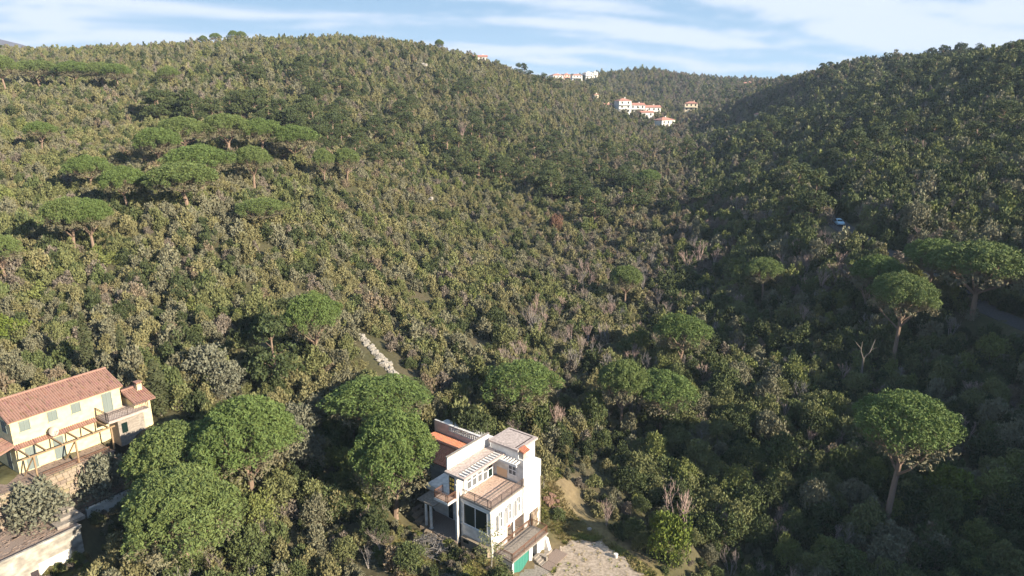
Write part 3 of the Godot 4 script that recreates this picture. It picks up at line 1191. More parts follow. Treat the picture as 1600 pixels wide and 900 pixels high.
func stone_face(parent: Node, called: String, a: Vector3, b: Vector3, y_low: float, y_high: float, out: Vector3, size := 0.42, mat := "stone_warm") -> void:
	# rubble stones bedded in a wall face from a to b
	var mb := Mb.new()
	var y := y_low
	var d := (b - a).normalized()
	var length := (b - a).length()
	while y < y_high:
		var h := minf(size * rng.randf_range(0.6, 1.0), y_high - y)
		var x := -rng.randf() * 0.2
		while x < length:
			var w := size * rng.randf_range(0.8, 1.9)
			var g := rng.randf_range(0.65, 1.4)
			mb.tint = Color(g, g * rng.randf_range(0.9, 1.06), g * rng.randf_range(0.82, 1.05))
			var c := a + d * minf(x + w / 2, length) + UP * (y + h / 2) + out * rng.randf_range(-0.02, 0.06)
			mb.box(c, Vector3(w * 0.93, h * 0.88, 0.22), Basis(d, UP, d.cross(UP)) * Basis(Vector3(0, 0, 1), rng.randf_range(-0.05, 0.05)))
			x += w
		y += h
	kind(obj(called, mb.mesh(), M[mat], parent), "stuff")


# ---------------------------------------------------------------- the villas
func villas() -> void:
	white_villa()
	orange_house()
	yellow_villa()
	low_buildings()
	village()


func white_villa() -> void:
	var o := thing("white_villa", "white terraced villa with arched windows, roof deck and green garage door", "house", WO, WA)
	piece(o, "wall", "render_white", [
		[-0.3, 2.1, 0.4, 7.3, -3.95, 0.0], [2.1, 6.0, 4.15, 7.3, -4.0, 0.0], [5.3, 6.0, 0.0, 4.15, -4.0, 0.0], [2.1, 5.3, 1.0, 4.15, -4.0, -1.5], [6.0, 8.3, 0.5, 7.3, -4.2, -0.02]])
	piece(o, "loggia_wall", "peach", [[2.1, 5.3, 2.2, 4.14, -1.5, -1.46]])
	piece(o, "pillar", "render_white", [[2.1, 2.38, 2.2, 4.15, -0.26, 0.0]])
	piece(o, "pillar", "render_white", [[3.42, 3.66, 2.2, 4.15, -0.26, 0.0]])
	glazed(o, "door", 3.95, 4.75, 2.25, 3.95, -1.45, 1, 1, "wood_red", "frame_white")
	glazed(o, "window", 2.55, 3.2, 2.9, 3.8, -1.45, 1, 2, "glass_dark", "frame_white")
	for w in [[1.15, 4.62, 6.55], [2.6, 4.72, 6.75], [4.15, 4.8, 6.75]]:
		arch_window(o, w[0], w[1], w[2], 0.78, 0.0)
	# the big dark glazing under the deck, its recess and sill band
	var big := glazed(o, "window", -3.55, -0.45, 4.5, 6.85, -0.3, 2, 1, "glass_dark", "frame_white", false)
	big.set_meta("label", "wide dark two-pane window under the roof deck")
	piece(o, "sill", "render_white", [[-0.42, -0.3, 4.28, 4.42, -3.9, -0.2]])
	piece(o, "band", "render_white", [[-0.4, -0.3, 6.98, 7.28, -3.95, 0.0]])
	# deck
	piece(o, "deck_slab", "concrete", [[-0.42, 5.2, 7.3, 7.46, -4.0, 0.14]])
	var tiles := Mb.new()
	for i in 14:
		for j in 10:
			var g := rng.randf_range(0.92, 1.08)
			tiles.tint = Color(g, g, g)
			tiles.box(Vector3(-0.2 + i * 0.37 + 0.18, 7.472, -3.75 + j * 0.37 + 0.18), Vector3(0.36, 0.03, 0.36))
	kind(obj("deck_tiles", tiles.mesh(), M.deck, o), "stuff")
	piece(o, "deck_joint", "concrete", [[-0.15, 5.0, 7.488, 7.494, -1.62, -1.52], [-0.15, 5.0, 7.488, 7.494, -1.27, -1.19]])
	railing(o, [Vector3(-0.3, 7.46, -3.75), Vector3(-0.3, 7.46, 0.06), Vector3(5.05, 7.46, 0.06)], 0.92)
	# upper room, its roof with the slotted eave, parapet on the left
	piece(o, "room_wall", "render_white", [[-0.8, 5.2, 7.3, 10.15, -5.1, -4.0], [0.2, 5.2, 7.46, 10.15, -4.0, -3.85]])
	for k in 5:
		glazed(o, "window", 0.55 + k * 0.86, 1.25 + k * 0.86, 7.75 if k < 3 else 7.52, 9.5, -3.85, 1, 2, "glass_grey" if k < 4 else "glass_dark", "frame_white")
	var fd := glazed(o, "balcony_door", -4.95, -4.3, 7.48, 9.75, -0.8, 2, 4, "glass_dark", "iron", false)
	fd.set_meta("label", "dark double balcony door with small gold panes")
	for i in 2:
		for j in 3:
			piece(fd, "pane", "gold", [[-0.875, -0.835, 8.22 + j * 0.5, 8.5 + j * 0.5, -4.88 + i * 0.325, -4.68 + i * 0.325]])
	piece(o, "roof", "roof_pale", [[-1.4, 5.2, 10.15, 10.4, -5.1, -3.6], [-1.4, 5.2, 10.15, 10.4, -2.72, -2.45], [-1.4, -1.1, 10.15, 10.4, -3.6, -2.72], [5.0, 5.2, 10.15, 10.4, -3.6, -2.72]], "pale flat concrete roof with a slotted eave")
	for k in 13:
		piece(o, "eave_beam", "render_white", [[-0.95 + k * 0.455, -0.75 + k * 0.455, 10.13, 10.42, -3.6, -2.72]])
	piece(o, "gutter", "gutter", [[-0.9, 4.6, 10.402, 10.41, -3.66, -3.61]])
	piece(o, "parapet", "render_white", [[-1.0, 5.6, 10.15, 11.75, -5.16, -5.0]])
	piece(o, "parapet_cap", "concrete", [[-1.05, 5.65, 11.75, 11.82, -5.22, -4.94]])
	# tower
	piece(o, "tower_wall", "render_white", [[5.2, 8.2, 7.3, 11.2, -4.3, -0.75], [5.1, 6.9, 7.3, 10.35, -0.75, 0.0], [6.9, 8.3, 7.3, 9.2, -0.75, 0.0]])
	piece(o, "tower_roof", "roof_pale", [[4.95, 8.6, 11.2, 11.42, -4.55, -0.62]])
	piece(o, "tower_deck", "roof_pale", [[5.2, 8.15, 11.42, 11.44, -4.3, -1.25]])
	piece(o, "gutter", "gutter", [[5.3, 8.2, 11.425, 11.45, -1.2, -1.08], [8.2, 8.3, 11.425, 11.45, -4.2, -1.08]])
	# covered corner of the deck in front of the tower: beams over it
	for k in 6:
		piece(o, "pergola_beam", "render_white", [[4.15, 5.2, 10.02, 10.24, -2.35 + k * 0.37, -2.24 + k * 0.37]])
	piece(o, "pergola_edge", "render_white", [[4.05, 4.22, 10.0, 10.27, -2.45, -0.15]])
	piece(o, "tower_niche", "peach", [[5.185, 5.2, 7.5, 8.5, -3.6, -2.2]])
	glazed(o, "window", -2.0, -1.0, 8.2, 9.3, 5.2, 2, 2, "glass_grey", "frame_white", false)
	for x in [5.02, 8.2]:
		var dp := Mb.new()
		dp.tube([Vector3(x, 0.2, 0.06), Vector3(x, 7.2, 0.06)], [0.045, 0.045], 6)
		obj("downpipe", dp.mesh(), M.render_grey, o)
	piece(o, "chimney", "render_grey", [[5.35, 5.85, 10.35, 11.15, -0.7, -0.2]])
	tiled(o, "chimney_roof", "tile_new", Vector3(5.2, 11.18, -0.02), Vector3(6.3, 11.18, -0.02), Vector3(5.2, 11.45, -0.74), 0.2, 0.36, 0.1)
	var mast := Mb.new()
	mast.tube([Vector3(5.45, 11.8, -5.08), Vector3(5.45, 12.9, -5.08)], [0.02, 0.015], 4)
	obj("mast", mast.mesh(), M.iron, o)
	# balcony on the left with tall corner pillar
	piece(o, "pillar", "render_white", [[-0.92, -0.66, 2.2, 8.95, -4.18, -3.93]], "tall slender white corner pillar")
	piece(o, "balcony_slab", "render_white", [[-2.15, -0.8, 7.2, 7.44, -5.95, -4.0]])
	piece(o, "balcony_floor", "deck", [[-2.05, -0.8, 7.44, 7.47, -5.85, -4.1]])
	railing(o, [Vector3(-0.85, 7.45, -5.88), Vector3(-2.08, 7.45, -5.88), Vector3(-2.08, 7.45, -4.05), Vector3(-0.95, 7.45, -4.05)], 0.85, 0.13, "iron_rust")
	piece(o, "lower_wall", "render_white", [[1.7, 6.0, 1.6, 5.9, -10.2, -4.0], [1.1, 1.7, 5.3, 5.9, -10.2, -4.0]])
	glazed(o, "door", -7.6, -6.85, 2.4, 4.6, 1.7, 1, 1, "glass_dark", "render_white", false)
	glazed(o, "window", -9.7, -9.0, 3.6, 4.6, 1.7, 1, 1, "glass_dark", "frame_white", false)
	glazed(o, "door", -5.3, -4.5, 2.4, 4.7, 1.7, 1, 1, "glass_dark", "frame_white", false)
	piece(o, "portico_roof", "concrete", [[-1.0, 1.7, 5.2, 5.34, -9.6, -7.2]])
	for z in [-8.45, -7.75]:
		var col := Mb.new()
		col.tube([Vector3(-0.85, 2.2, z), Vector3(-0.85, 2.45, z), Vector3(-0.85, 2.46, z), Vector3(-0.85, 5.2, z)], [0.24, 0.24, 0.17, 0.15], 12)
		obj("column", col.mesh(), M.render_white, o)
	# garage wing with its roof platform, steps and slabs
	piece(o, "garage_wall", "render_white", [[0.3, 0.55, -0.2, 2.05, 0.0, 2.25], [0.55, 3.15, 1.95, 2.05, 2.05, 2.25], [3.15, 3.75, -0.2, 2.05, 0.0, 2.25], [3.75, 4.55, 1.85, 2.05, 1.6, 2.25], [4.55, 6.25, -0.2, 2.05, 0.0, 2.25], [0.3, 6.25, -0.2, 2.05, 0.0, 0.3]])
	piece(o, "garage_door", "door_green", [[0.55, 3.15, -0.1, 1.95, 2.08, 2.16]], "sea-green sheet metal garage door")
	var seams := Mb.new()
	for k in 9:
		seams.span(0.78 + k * 0.27, 0.80 + k * 0.27, -0.1, 1.95, 2.16, 2.18)
	obj("seam", seams.mesh(), M.door_green, o)
	piece(o, "cellar_door", "glass_grey", [[3.75, 4.55, 0.3, 1.85, 1.5, 1.56]])
	piece(o, "platform", "concrete", [[0.15, 6.35, 2.05, 2.2, -1.46, 2.42]], "bare concrete terrace over the garage")
	railing(o, [Vector3(0.25, 2.2, 0.1), Vector3(0.25, 2.2, 2.32), Vector3(6.25, 2.2, 2.32), Vector3(6.25, 2.2, 0.3)], 0.85, 0.16, "iron_rust")
	railing(o, [Vector3(0.4, 2.2, 0.12), Vector3(6.1, 2.2, 0.12)], 0.7, 0.22, "iron_rust")
	for k in 4:
		piece(o, "step", "concrete", [[3.7 - k * 0.0, 4.6, -0.1, 0.62 - k * 0.17, 2.25 + k * 0.28, 2.53 + k * 0.28]])
	piece(o, "step_wall", "concrete", [[4.6, 4.85, -0.1, 0.55, 2.25, 3.4], [4.85, 6.4, -0.1, 0.35, 2.25, 2.95]])
	var butt := Mb.new()
	butt.hexa([Vector3(5.9, -0.1, 3.0), Vector3(6.35, -0.1, 3.0), Vector3(6.35, -0.1, 2.25), Vector3(5.9, -0.1, 2.25), Vector3(5.9, 1.6, 2.4), Vector3(6.35, 1.6, 2.4), Vector3(6.35, 1.6, 2.25), Vector3(5.9, 1.6, 2.25)])
	obj("buttress", butt.mesh(), M.render_white, o)
	stone_face(o, "rubble", Vector3(6.4, 0, 0.25), Vector3(8.4, 0, -0.3), 0.2, 3.6, Vector3(0, 0, 1), 0.5, "stone_warm")
	# forecourt on the left and plinth under the dark glazing
	piece(o, "forecourt", "paving", [[-1.2, 1.7, 2.1, 2.42, -10.6, -4.2], [-1.2, 1.7, 2.1, 2.42, -4.2, -3.95]], "worn stone-paved forecourt")
	piece(o, "plinth", "stone_warm", [[-0.75, -0.3, 1.6, 3.1, -3.6, -0.1]])
	piece(o, "plinth_opening", "glass_dark", [[-0.77, -0.74, 2.6, 2.95, -3.3, -2.6]])
	var st := thing("garden_steps", "curving flight of rough stone steps and low wall left of the white villa", "steps", WO, WA)
	for k in 11:
		var t := k / 10.0
		var mb := Mb.new()
		var c := Vector3(lerpf(0.6, -2.2, t), lerpf(3.0, 1.7, t) - 0.2, lerpf(-12.2, -3.2, t))
		for q in 3:
			var g := rng.randf_range(0.85, 1.25)
			mb.tint = Color(g, g * 0.97, g * 0.93)
			mb.box(c + Vector3(rng.randf_range(-0.1, 0.1) - 0.55 * (q - 1), 0, rng.randf_range(-0.08, 0.08)), Vector3(0.56, 0.5, 0.8), Basis(UP, 0.28 + rng.randf_range(-0.1, 0.1)))
		obj("step", mb.mesh(), M.stone_warm, st)
	var wl := Mb.new()
	for k in 26:
		var t := k / 25.0
		var g := rng.randf_range(0.7, 1.3)
		wl.tint = Color(g, g * 0.95, g * 0.88)
		wl.box(Vector3(lerpf(-2.3, -1.2, t) - sin(t * PI) * 0.8, lerpf(1.9, 0.7, t), lerpf(-3.3, 2.6, t)), Vector3(0.5, 0.9, 0.34), Basis(UP, rng.randf()))
	kind(obj("kerb_stones", wl.mesh(), M.stone_warm, st), "stuff")
	# slabs on the yard
	var sl := thing("concrete_apron", "two cracked concrete slabs before the green garage door", "slab", WO, WA)
	piece(sl, "slab", "concrete", [[0.2, 3.55, -0.15, 0.07, 2.3, 4.6]])
	piece(sl, "slab", "paving", [[4.9, 7.0, -0.15, 0.09, 2.98, 4.5], [3.62, 4.88, -0.15, 0.08, 3.45, 4.55]])


func orange_house() -> void:
	var o := thing("orange_roofed_house", "low house under new orange tiles tucked behind the white villa", "house", WO, WA)
	piece(o, "wall", "render_white", [[5.1, 9.3, 2.5, 6.0, -16.6, -8.6]])
	tiled(o, "roof", "tile_new", Vector3(4.8, 5.95, -16.9), Vector3(4.8, 5.95, -8.3), Vector3(7.3, 6.95, -16.9), 0.28, 0.5, 0.10)
	tiled(o, "roof_back", "tile_new", Vector3(9.6, 6.6, -16.9), Vector3(9.6, 6.6, -8.3), Vector3(7.3, 6.97, -16.9), 0.28, 0.5, 0.05)
	ridge(o, "tile_new", Vector3(7.3, 7.0, -16.9), Vector3(7.3, 7.0, -8.3))
	var b := thing("balustrade_terrace", "white balustrade and wall above the orange roof", "balustrade", WO, WA)
	piece(b, "wall", "render_white", [[9.7, 9.95, 3.0, 7.3, -17.2, -8.0], [9.7, 9.95, 7.3, 8.1, -17.2, -14.8], [9.95, 12.0, 3.0, 7.28, -17.2, -8.0]])
	piece(b, "handrail", "render_white", [[9.65, 10.0, 8.0, 8.12, -14.8, -8.0]])
	var mb := Mb.new()
	for k in 22:
		var z := -14.6 + k * 0.31
		mb.tube([Vector3(9.83, 7.3, z), Vector3(9.83, 7.5, z), Vector3(9.83, 7.75, z), Vector3(9.83, 8.0, z)], [0.05, 0.09, 0.05, 0.06], 6)
	kind(obj("balusters", mb.mesh(), M.render_white, b), "stuff")


func shuttered(parent: Node, x0: float, x1: float, y0: float, y1: float, z: float, called := "window") -> void:
	var o := piece(parent, called, "shutter", [[x0, x1, y0, y1, z, z + 0.03]])
	var slats := Mb.new()
	var mid := (x0 + x1) / 2
	for s in [[x0 + 0.06, mid - 0.03], [mid + 0.03, x1 - 0.06]]:
		var y := y0 + 0.08
		while y < y1 - 0.08:
			slats.box(Vector3((s[0] + s[1]) / 2, y, z + 0.05), Vector3(s[1] - s[0], 0.02, 0.06), Basis(Vector3.RIGHT, 0.6))
			y += 0.075
	kind(obj("slats", slats.mesh(), M.shutter, o), "stuff")
	var f := Mb.new()
	for x in [x0, mid, x1]:
		f.span(x - 0.035, x + 0.035, y0, y1, z + 0.03, z + 0.085)
	for y in [y0, y1]:
		f.span(x0 - 0.034, x1 + 0.034, y - 0.035, y + 0.035, z + 0.03, z + 0.08)
	obj("frame", f.mesh(), M.shutter, o)
	piece(o, "sill", "render_yellow", [[x0 - 0.1, x1 + 0.1, y0 - 0.12, y0 - 0.04, z, z + 0.12]])


func yellow_villa() -> void:
	var o := thing("yellow_villa", "yellow two-storey villa with mottled red tile roof and blue-grey shutters", "house", YO, YA)
	piece(o, "wall", "render_yellow", [[0.0, 10.15, 11.5, 17.35, -5.9, 0.0]])
	for s in [0.0, 10.03]:
		var g := Mb.new()
		g.tri(Vector3(s + 0.1, 17.35, 0), Vector3(s + 0.1, 17.35, -5.9), Vector3(s + 0.1, 18.45, -2.95))
		g.tri(Vector3(s + 0.02, 17.35, -5.9), Vector3(s + 0.02, 17.35, 0), Vector3(s + 0.02, 18.45, -2.95))
		obj("gable", g.mesh(), M.render_yellow, o)
	tiled(o, "roof", "tile_old", Vector3(-0.25, 17.38, 0.32), Vector3(10.4, 17.38, 0.32), Vector3(-0.25, 18.6, -2.95), 0.22, 0.4, 0.36)
	tiled(o, "roof_back", "tile_old", Vector3(-0.25, 17.38, -6.2), Vector3(10.4, 17.38, -6.2), Vector3(-0.25, 18.6, -2.95), 0.22, 0.4, 0.36)
	ridge(o, "tile_old", Vector3(-0.25, 18.62, -2.95), Vector3(10.4, 18.62, -2.95))
	piece(o, "eave_moulding", "render_yellow", [[-0.1, 10.25, 17.12, 17.3, 0.0, 0.14]])
	shuttered(o, 0.75, 1.6, 16.02, 17.0, 0.0)
	shuttered(o, 3.2, 4.0, 16.05, 17.02, 0.0)
	shuttered(o, 5.35, 6.15, 16.08, 17.05, 0.0)
	shuttered(o, 8.3, 9.2, 15.0, 17.1, 0.0, "balcony_door")
	shuttered(o, 0.8, 1.65, 11.98, 14.2, 0.0, "garden_door")
	shuttered(o, 3.25, 4.1, 11.98, 14.2, 0.0, "garden_door")
	glazed(o, "window", -1.9, -0.9, 15.9, 17.0, 0.0, 2, 2, "glass_grey", "shutter", false)
	glazed(o, "door", -2.2, -1.2, 12.0, 14.1, 0.0, 1, 1, "glass_grey", "shutter", false)
	tiled(o, "tile_skirt", "tile_old", Vector3(-0.1, 14.62, 0.5), Vector3(7.3, 14.62, 0.5), Vector3(-0.1, 14.86, 0.02), 0.2, 0.4, 0.3)
	tiled(o, "tile_skirt", "tile_old", Vector3(-1.6, 14.5, -2.6), Vector3(-1.6, 14.5, 0.2), Vector3(-0.02, 14.95, -2.6), 0.2, 0.4, 0.3)
	# pergola
	for k in 6:
		var x := 0.15 + k * 1.42
		piece(o, "pergola_rafter", "timber", [[x - 0.06, x + 0.06, 14.42, 14.58, 0.0, 2.75]])
	piece(o, "pergola_beam", "timber", [[-0.4, 8.0, 14.26, 14.41, 2.45, 2.58]])
	for x in [0.55, 4.2, 7.6]:
		piece(o, "pergola_post", "timber", [[x - 0.07, x + 0.07, 11.9, 14.26, 2.44, 2.58]])
	for x in [0.55, 4.2]:
		var br := Mb.new()
		br.bar(Vector3(x, 14.3, 2.5), Vector3(x - 0.5, 12.0, 1.0), 0.1, 0.1)
		obj("pergola_brace", br.mesh(), M.timber, o)
	# upper terrace on the right with its railing, and what carries it
	piece(o, "terrace", "roof_pale", [[7.4, 11.6, 14.75, 14.98, -0.02, 2.7], [10.15, 11.6, 14.75, 14.98, -2.0, -0.02]])
	piece(o, "terrace_wall", "concrete", [[8.6, 11.3, 11.5, 14.75, 0.1, 1.9]])  # concrete grey stands in for the pine's shade on this wall
	piece(o, "terrace_window", "glass_dark", [[8.9, 9.5, 12.9, 14.0, 1.9, 1.92]])
	railing(o, [Vector3(7.45, 14.98, 0.1), Vector3(7.45, 14.98, 2.62), Vector3(11.5, 14.98, 2.62)], 0.9, 0.16)
	var an := thing("tiled_annex", "small tile-roofed annex with a squat chimney right of the yellow villa", "house", YO, YA)
	piece(an, "wall", "render_yellow", [[10.6, 12.3, 12.0, 15.7, -2.4, 1.6]])
	tiled(an, "roof", "tile_old", Vector3(10.35, 15.72, 2.3), Vector3(12.6, 15.72, 2.3), Vector3(10.35, 16.55, -0.3), 0.22, 0.4, 0.3)
	tiled(an, "roof_back", "tile_old", Vector3(10.35, 15.72, -2.9), Vector3(12.6, 15.72, -2.9), Vector3(10.35, 16.55, -0.3), 0.22, 0.4, 0.3)
	ridge(an, "tile_old", Vector3(10.35, 16.57, -0.3), Vector3(12.6, 16.57, -0.3))
	var ch := piece(an, "chimney", "render_yellow", [[11.7, 12.2, 16.0, 17.0, 0.0, 0.5]])
	piece(ch, "chimney_cap", "tile_old", [[11.6, 12.3, 17.2, 17.28, -0.1, 0.6], [11.7, 11.8, 17.0, 17.2, 0.0, 0.5], [12.1, 12.2, 17.0, 17.2, 0.0, 0.5]])
	piece(an, "niche", "peach", [[11.2, 11.8, 14.9, 15.4, 1.6, 1.66]])
	var tg := thing("stone_garden_terrace", "stone-paved garden terrace on a warm rubble wall below the yellow villa", "terrace", YO, YA)
	piece(tg, "core", "render_grey", [[-3.0, 7.2, 8.0, 11.82, 0.0, 2.6], [-6.0, 0.0, 8.0, 11.7, -4.0, 1.2]])
	var flag := Mb.new()
	for i in 17:
		for j in 5:
			var g := rng.randf_range(0.75, 1.3)
			flag.tint = Color(g, g * 0.97, g * 0.95)
			flag.box(Vector3(-2.8 + i * 0.6 + (j % 2) * 0.25, 11.84, 0.25 + j * 0.5), Vector3(0.57, 0.08, 0.47), Basis(UP, rng.randf_range(-0.04, 0.04)))
	kind(obj("flagstones", flag.mesh(), M.paving, tg), "stuff")
	stone_face(tg, "stones", Vector3(-3.0, 0, 2.7), Vector3(7.2, 0, 2.7), 8.4, 11.9, Vector3(0, 0, 1), 0.4)
	stone_face(tg, "stones", Vector3(7.25, 0, 2.6), Vector3(7.25, 0, 0.0), 8.4, 11.9, Vector3(1, 0, 0), 0.4)
	railing(tg, [Vector3(1.0, 11.88, 2.6), Vector3(7.1, 11.88, 2.6)], 0.5, 0.9, "iron_rust")
	var dish := thing("satellite_dish", "grey satellite dish on the yellow facade under the second window", "satellite dish", YO, YA)
	var dm := Mb.new()
	var bas := Basis(Vector3.RIGHT, -0.35) * Basis(UP, 0.3)
	var cc := Vector3(3.25, 15.15, 0.55)
	for i in 3:
		for k in 16:
			var q := []
			for e in [[i, k], [i, k + 1], [i + 1, k + 1], [i + 1, k]]:
				var r: float = e[0] / 3.0 * 0.5
				var a: float = TAU * e[1] / 16.0
				q.append(cc + bas * Vector3(cos(a) * r, sin(a) * r, r * r * 0.5 - 0.1))
			dm.quad(q[0], q[3], q[2], q[1])
	obj("bowl", dm.mesh(), M.render_grey, dish)
	var arm := Mb.new()
	arm.tube([Vector3(3.25, 15.1, 0.0), Vector3(3.25, 15.1, 0.45)], [0.03, 0.03], 5)
	arm.tube([cc + bas * Vector3(0, -0.45, 0.0), cc + bas * Vector3(0, -0.1, 0.45)], [0.015, 0.015], 4)
	arm.box(cc + bas * Vector3(0, -0.08, 0.47), Vector3(0.07, 0.07, 0.1))
	obj("arm", arm.mesh(), M.iron, dish)


func low_buildings() -> void:
	var o := thing("flat_roofed_outbuilding", "long flat-roofed outbuilding with pale stained wall at the lower left corner", "outbuilding", YO, YA)
	piece(o, "wall", "render_grey", [[-12.0, 1.35, 4.0, 8.25, 2.9, 7.6]])
	var wash := piece(o, "lime_wash", "render_white", [[-2.4, 0.3, 4.2, 6.6, 7.6, 7.64]])
	wash.set_meta("label", "whitewashed lower face of the wall")
	piece(o, "roof", "paving", [[-12.0, 1.4, 8.25, 8.4, 2.8, 7.45]])
	piece(o, "roof_edge", "render_grey", [[-12.0, 1.4, 8.25, 8.52, 7.62, 7.85]])
	piece(o, "gutter", "gutter", [[-12.0, 0.9, 8.4, 8.47, 7.36, 7.62]])
	piece(o, "doorway", "gutter", [[-3.1, -2.5, 4.2, 6.1, 7.64, 7.67]])
	piece(o, "roof_steps", "concrete", [[-0.2, 2.2, 8.4, 8.75, 4.6, 6.9], [0.4, 2.0, 8.75, 9.05, 4.6, 6.2], [0.9, 1.9, 9.05, 9.35, 4.6, 5.6]])
	var debris := Mb.new()
	for i in 150:
		var g := rng.randf_range(0.6, 1.9)
		debris.tint = Color(g, g * 0.95, g * 0.92)
		debris.box(Vector3(rng.randf_range(-6, 0.2), 8.42, rng.randf_range(3.2, 7.2)), Vector3(rng.randf_range(0.1, 0.6), 0.05, rng.randf_range(0.05, 0.25)), Basis(UP, rng.randf_range(-0.4, 0.4)))
	kind(obj("debris", debris.mesh(), M.paving, o), "stuff")
	var w := thing("flat_roofed_annex", "flat-roofed annex with half-shaded whitewashed wall right of the outbuilding", "outbuilding", YO, YA)
	piece(w, "wall", "render_white", [[2.9, 10.5, 4.0, 8.3, 2.9, 5.55], [1.4, 2.9, 4.0, 7.2, 2.9, 5.0]])
	piece(w, "roof", "paving", [[2.4, 10.6, 8.3, 8.5, 2.75, 5.4]])
	piece(w, "gutter", "gutter", [[2.9, 10.5, 8.5, 8.56, 5.22, 5.42]])
	piece(w, "roof_edge", "render_white", [[2.85, 10.6, 8.3, 8.54, 5.45, 5.72]])
	piece(w, "doorway", "gutter", [[5.2, 5.9, 5.0, 7.0, 5.55, 5.57]])
	var d2 := Mb.new()
	for i in 90:
		var g := rng.randf_range(0.7, 1.6)
		d2.tint = Color(g, g * 0.92, g * 0.85)
		d2.box(Vector3(rng.randf_range(2.7, 9.5), 8.52, rng.randf_range(3.0, 5.2)), Vector3(rng.randf_range(0.1, 0.5), 0.05, rng.randf_range(0.05, 0.2)), Basis(UP, rng.randf_range(-0.4, 0.4)))
	kind(obj("debris", d2.mesh(), M.paving, w), "stuff")


# ---------------------------------------------------------------- the far houses
func far_house(x: float, z: float, turn: float, w: float, d: float, storeys: int, hip: bool, label: String, wall := "render_white", roof_mat := "tile_far", lift := 0.0) -> Node3D:
	var h := storeys * 2.9
	var o := thing("hillside_house", label, "house", at_ground(x, z) + UP * lift, turn)
	piece(o, "wall", wall, [[-w / 2, w / 2, -4.0, h, -d / 2, d / 2]])
	if roof_mat:
		var r := Mb.new()
		var e := 0.5
		var top := h + minf(w, d) * 0.2
		var a := Vector3(-w / 2 - e, h, d / 2 + e)
		var b := Vector3(w / 2 + e, h, d / 2 + e)
		var c := Vector3(w / 2 + e, h, -d / 2 - e)
		var f := Vector3(-w / 2 - e, h, -d / 2 - e)
		var inset := (minf(w, d) / 2 if hip else 0.0)
		var p := Vector3(-w / 2 - e + inset, top, 0)
		var q := Vector3(w / 2 + e - inset, top, 0)
		r.quad(a, b, q, p)
		r.quad(c, f, p, q)
		r.tri(b, c, q)
		r.tri(f, a, p)
		r.quad(f, c, b, a)
		var roof := obj("roof", r.mesh(), M[roof_mat], o)
		piece(roof, "chimney", wall, [[w * 0.2, w * 0.2 + 0.7, h, top + 0.7, -d * 0.2 - 0.7, -d * 0.2]])
	for s in storeys:
		var y := 0.9 + s * 2.9
		var n := int(w / 3.2)
		for i in n:
			var cx := -w / 2 + (i + 0.5) * w / n
			var win := piece(o, "window", "glass_dark", [[cx - 0.55, cx + 0.55, y, y + 1.4, d / 2, d / 2 + 0.03]])
			piece(win, "sill", wall, [[cx - 0.7, cx + 0.7, y - 0.12, y - 0.02, d / 2, d / 2 + 0.2]])
		for i in 2:
			var cz := -d / 2 + (i + 0.5) * d / 2
			piece(o, "window", "glass_dark", [[w / 2, w / 2 + 0.03, y, y + 1.4, cz - 0.5, cz + 0.5]])
		if s > 0:
			piece(o, "balcony", wall, [[-w / 2 + 0.5, w / 2 - 0.5, y - 1.1, y - 0.9, d / 2, d / 2 + 1.3], [-w / 2 + 0.5, w / 2 - 0.5, y - 0.9, y - 0.1, d / 2 + 1.2, d / 2 + 1.3]])
	return o


func village() -> void:
	far_house(80, 512, 0.25, 9.5, 9, 3, true, "tall white three-storey house, leftmost of the valley houses")
	far_house(93, 530, 0.1, 11, 8, 2, false, "white house with dormered red roof right of the tall white one")
	far_house(104, 533, 0.1, 14, 8, 2, false, "long white house with red roof at the middle of the valley group")
	far_house(97, 510, 0.15, 9, 6, 1, false, "low white house below the dormered one in the valley group", "render_white", "tile_far", 1.0)
	far_house(104.5, 484, 0.5, 11.5, 9, 1, true, "white house with wide red hipped roof, lowest of the valley houses", "render_white", "tile_far", 2.0)
	far_house(144, 570, -0.2, 10, 8, 2, true, "cream house standing apart right of the valley group", "render_cream", "tile_far", 3.0)
	far_house(69, 514, 0.3, 6, 5, 1, false, "small hut with orange roof left of the tall white house", "peach", "tile_far")
	far_house(63, 535, 0.3, 3.0, 3.0, 1, true, "tiny cream hut among the pines above the valley houses", "render_cream", "tile_far", 1.2)
	far_house(48, 775, 0.35, 12, 10, 2, true, "white house under a red roof, leftmost of the ridge village", "render_white", "tile_far", 1.5)
	far_house(59, 782, 0.3, 7, 7, 2, true, "pink-roofed house between the white houses of the ridge village", "pink_wall", "tile_far", 1.0)
	far_house(69, 768, 0.2, 11, 8, 2, true, "white house with red roof in the middle of the ridge village", "render_white", "tile_far", 0.5)
	far_house(82, 775, 0.4, 9, 8, 2, true, "tall narrow white house at the right end of the ridge village", "render_white", "render_white", 1.0)
	far_house(90, 782, 0.4, 5, 6, 2, true, "slim white house with a mast behind the ridge village", "render_white", "render_white", 1.5)
	far_house(-21.5, 486, 0.1, 9, 7, 1, false, "lone white house with pink roof on the skyline of the left hill", "render_white", "tile_far", 1.0)
	far_house(262, 795, -0.1, 12, 8, 1, true, "red-roofed house on the far saddle skyline", "pink_wall", "tile_far", 2.0)
	far_house(146.5, 420, -0.3, 4.5, 4.5, 1, true, "small ochre house half hidden in the right-hand wood", "render_cream", "tile_far", 1.6)


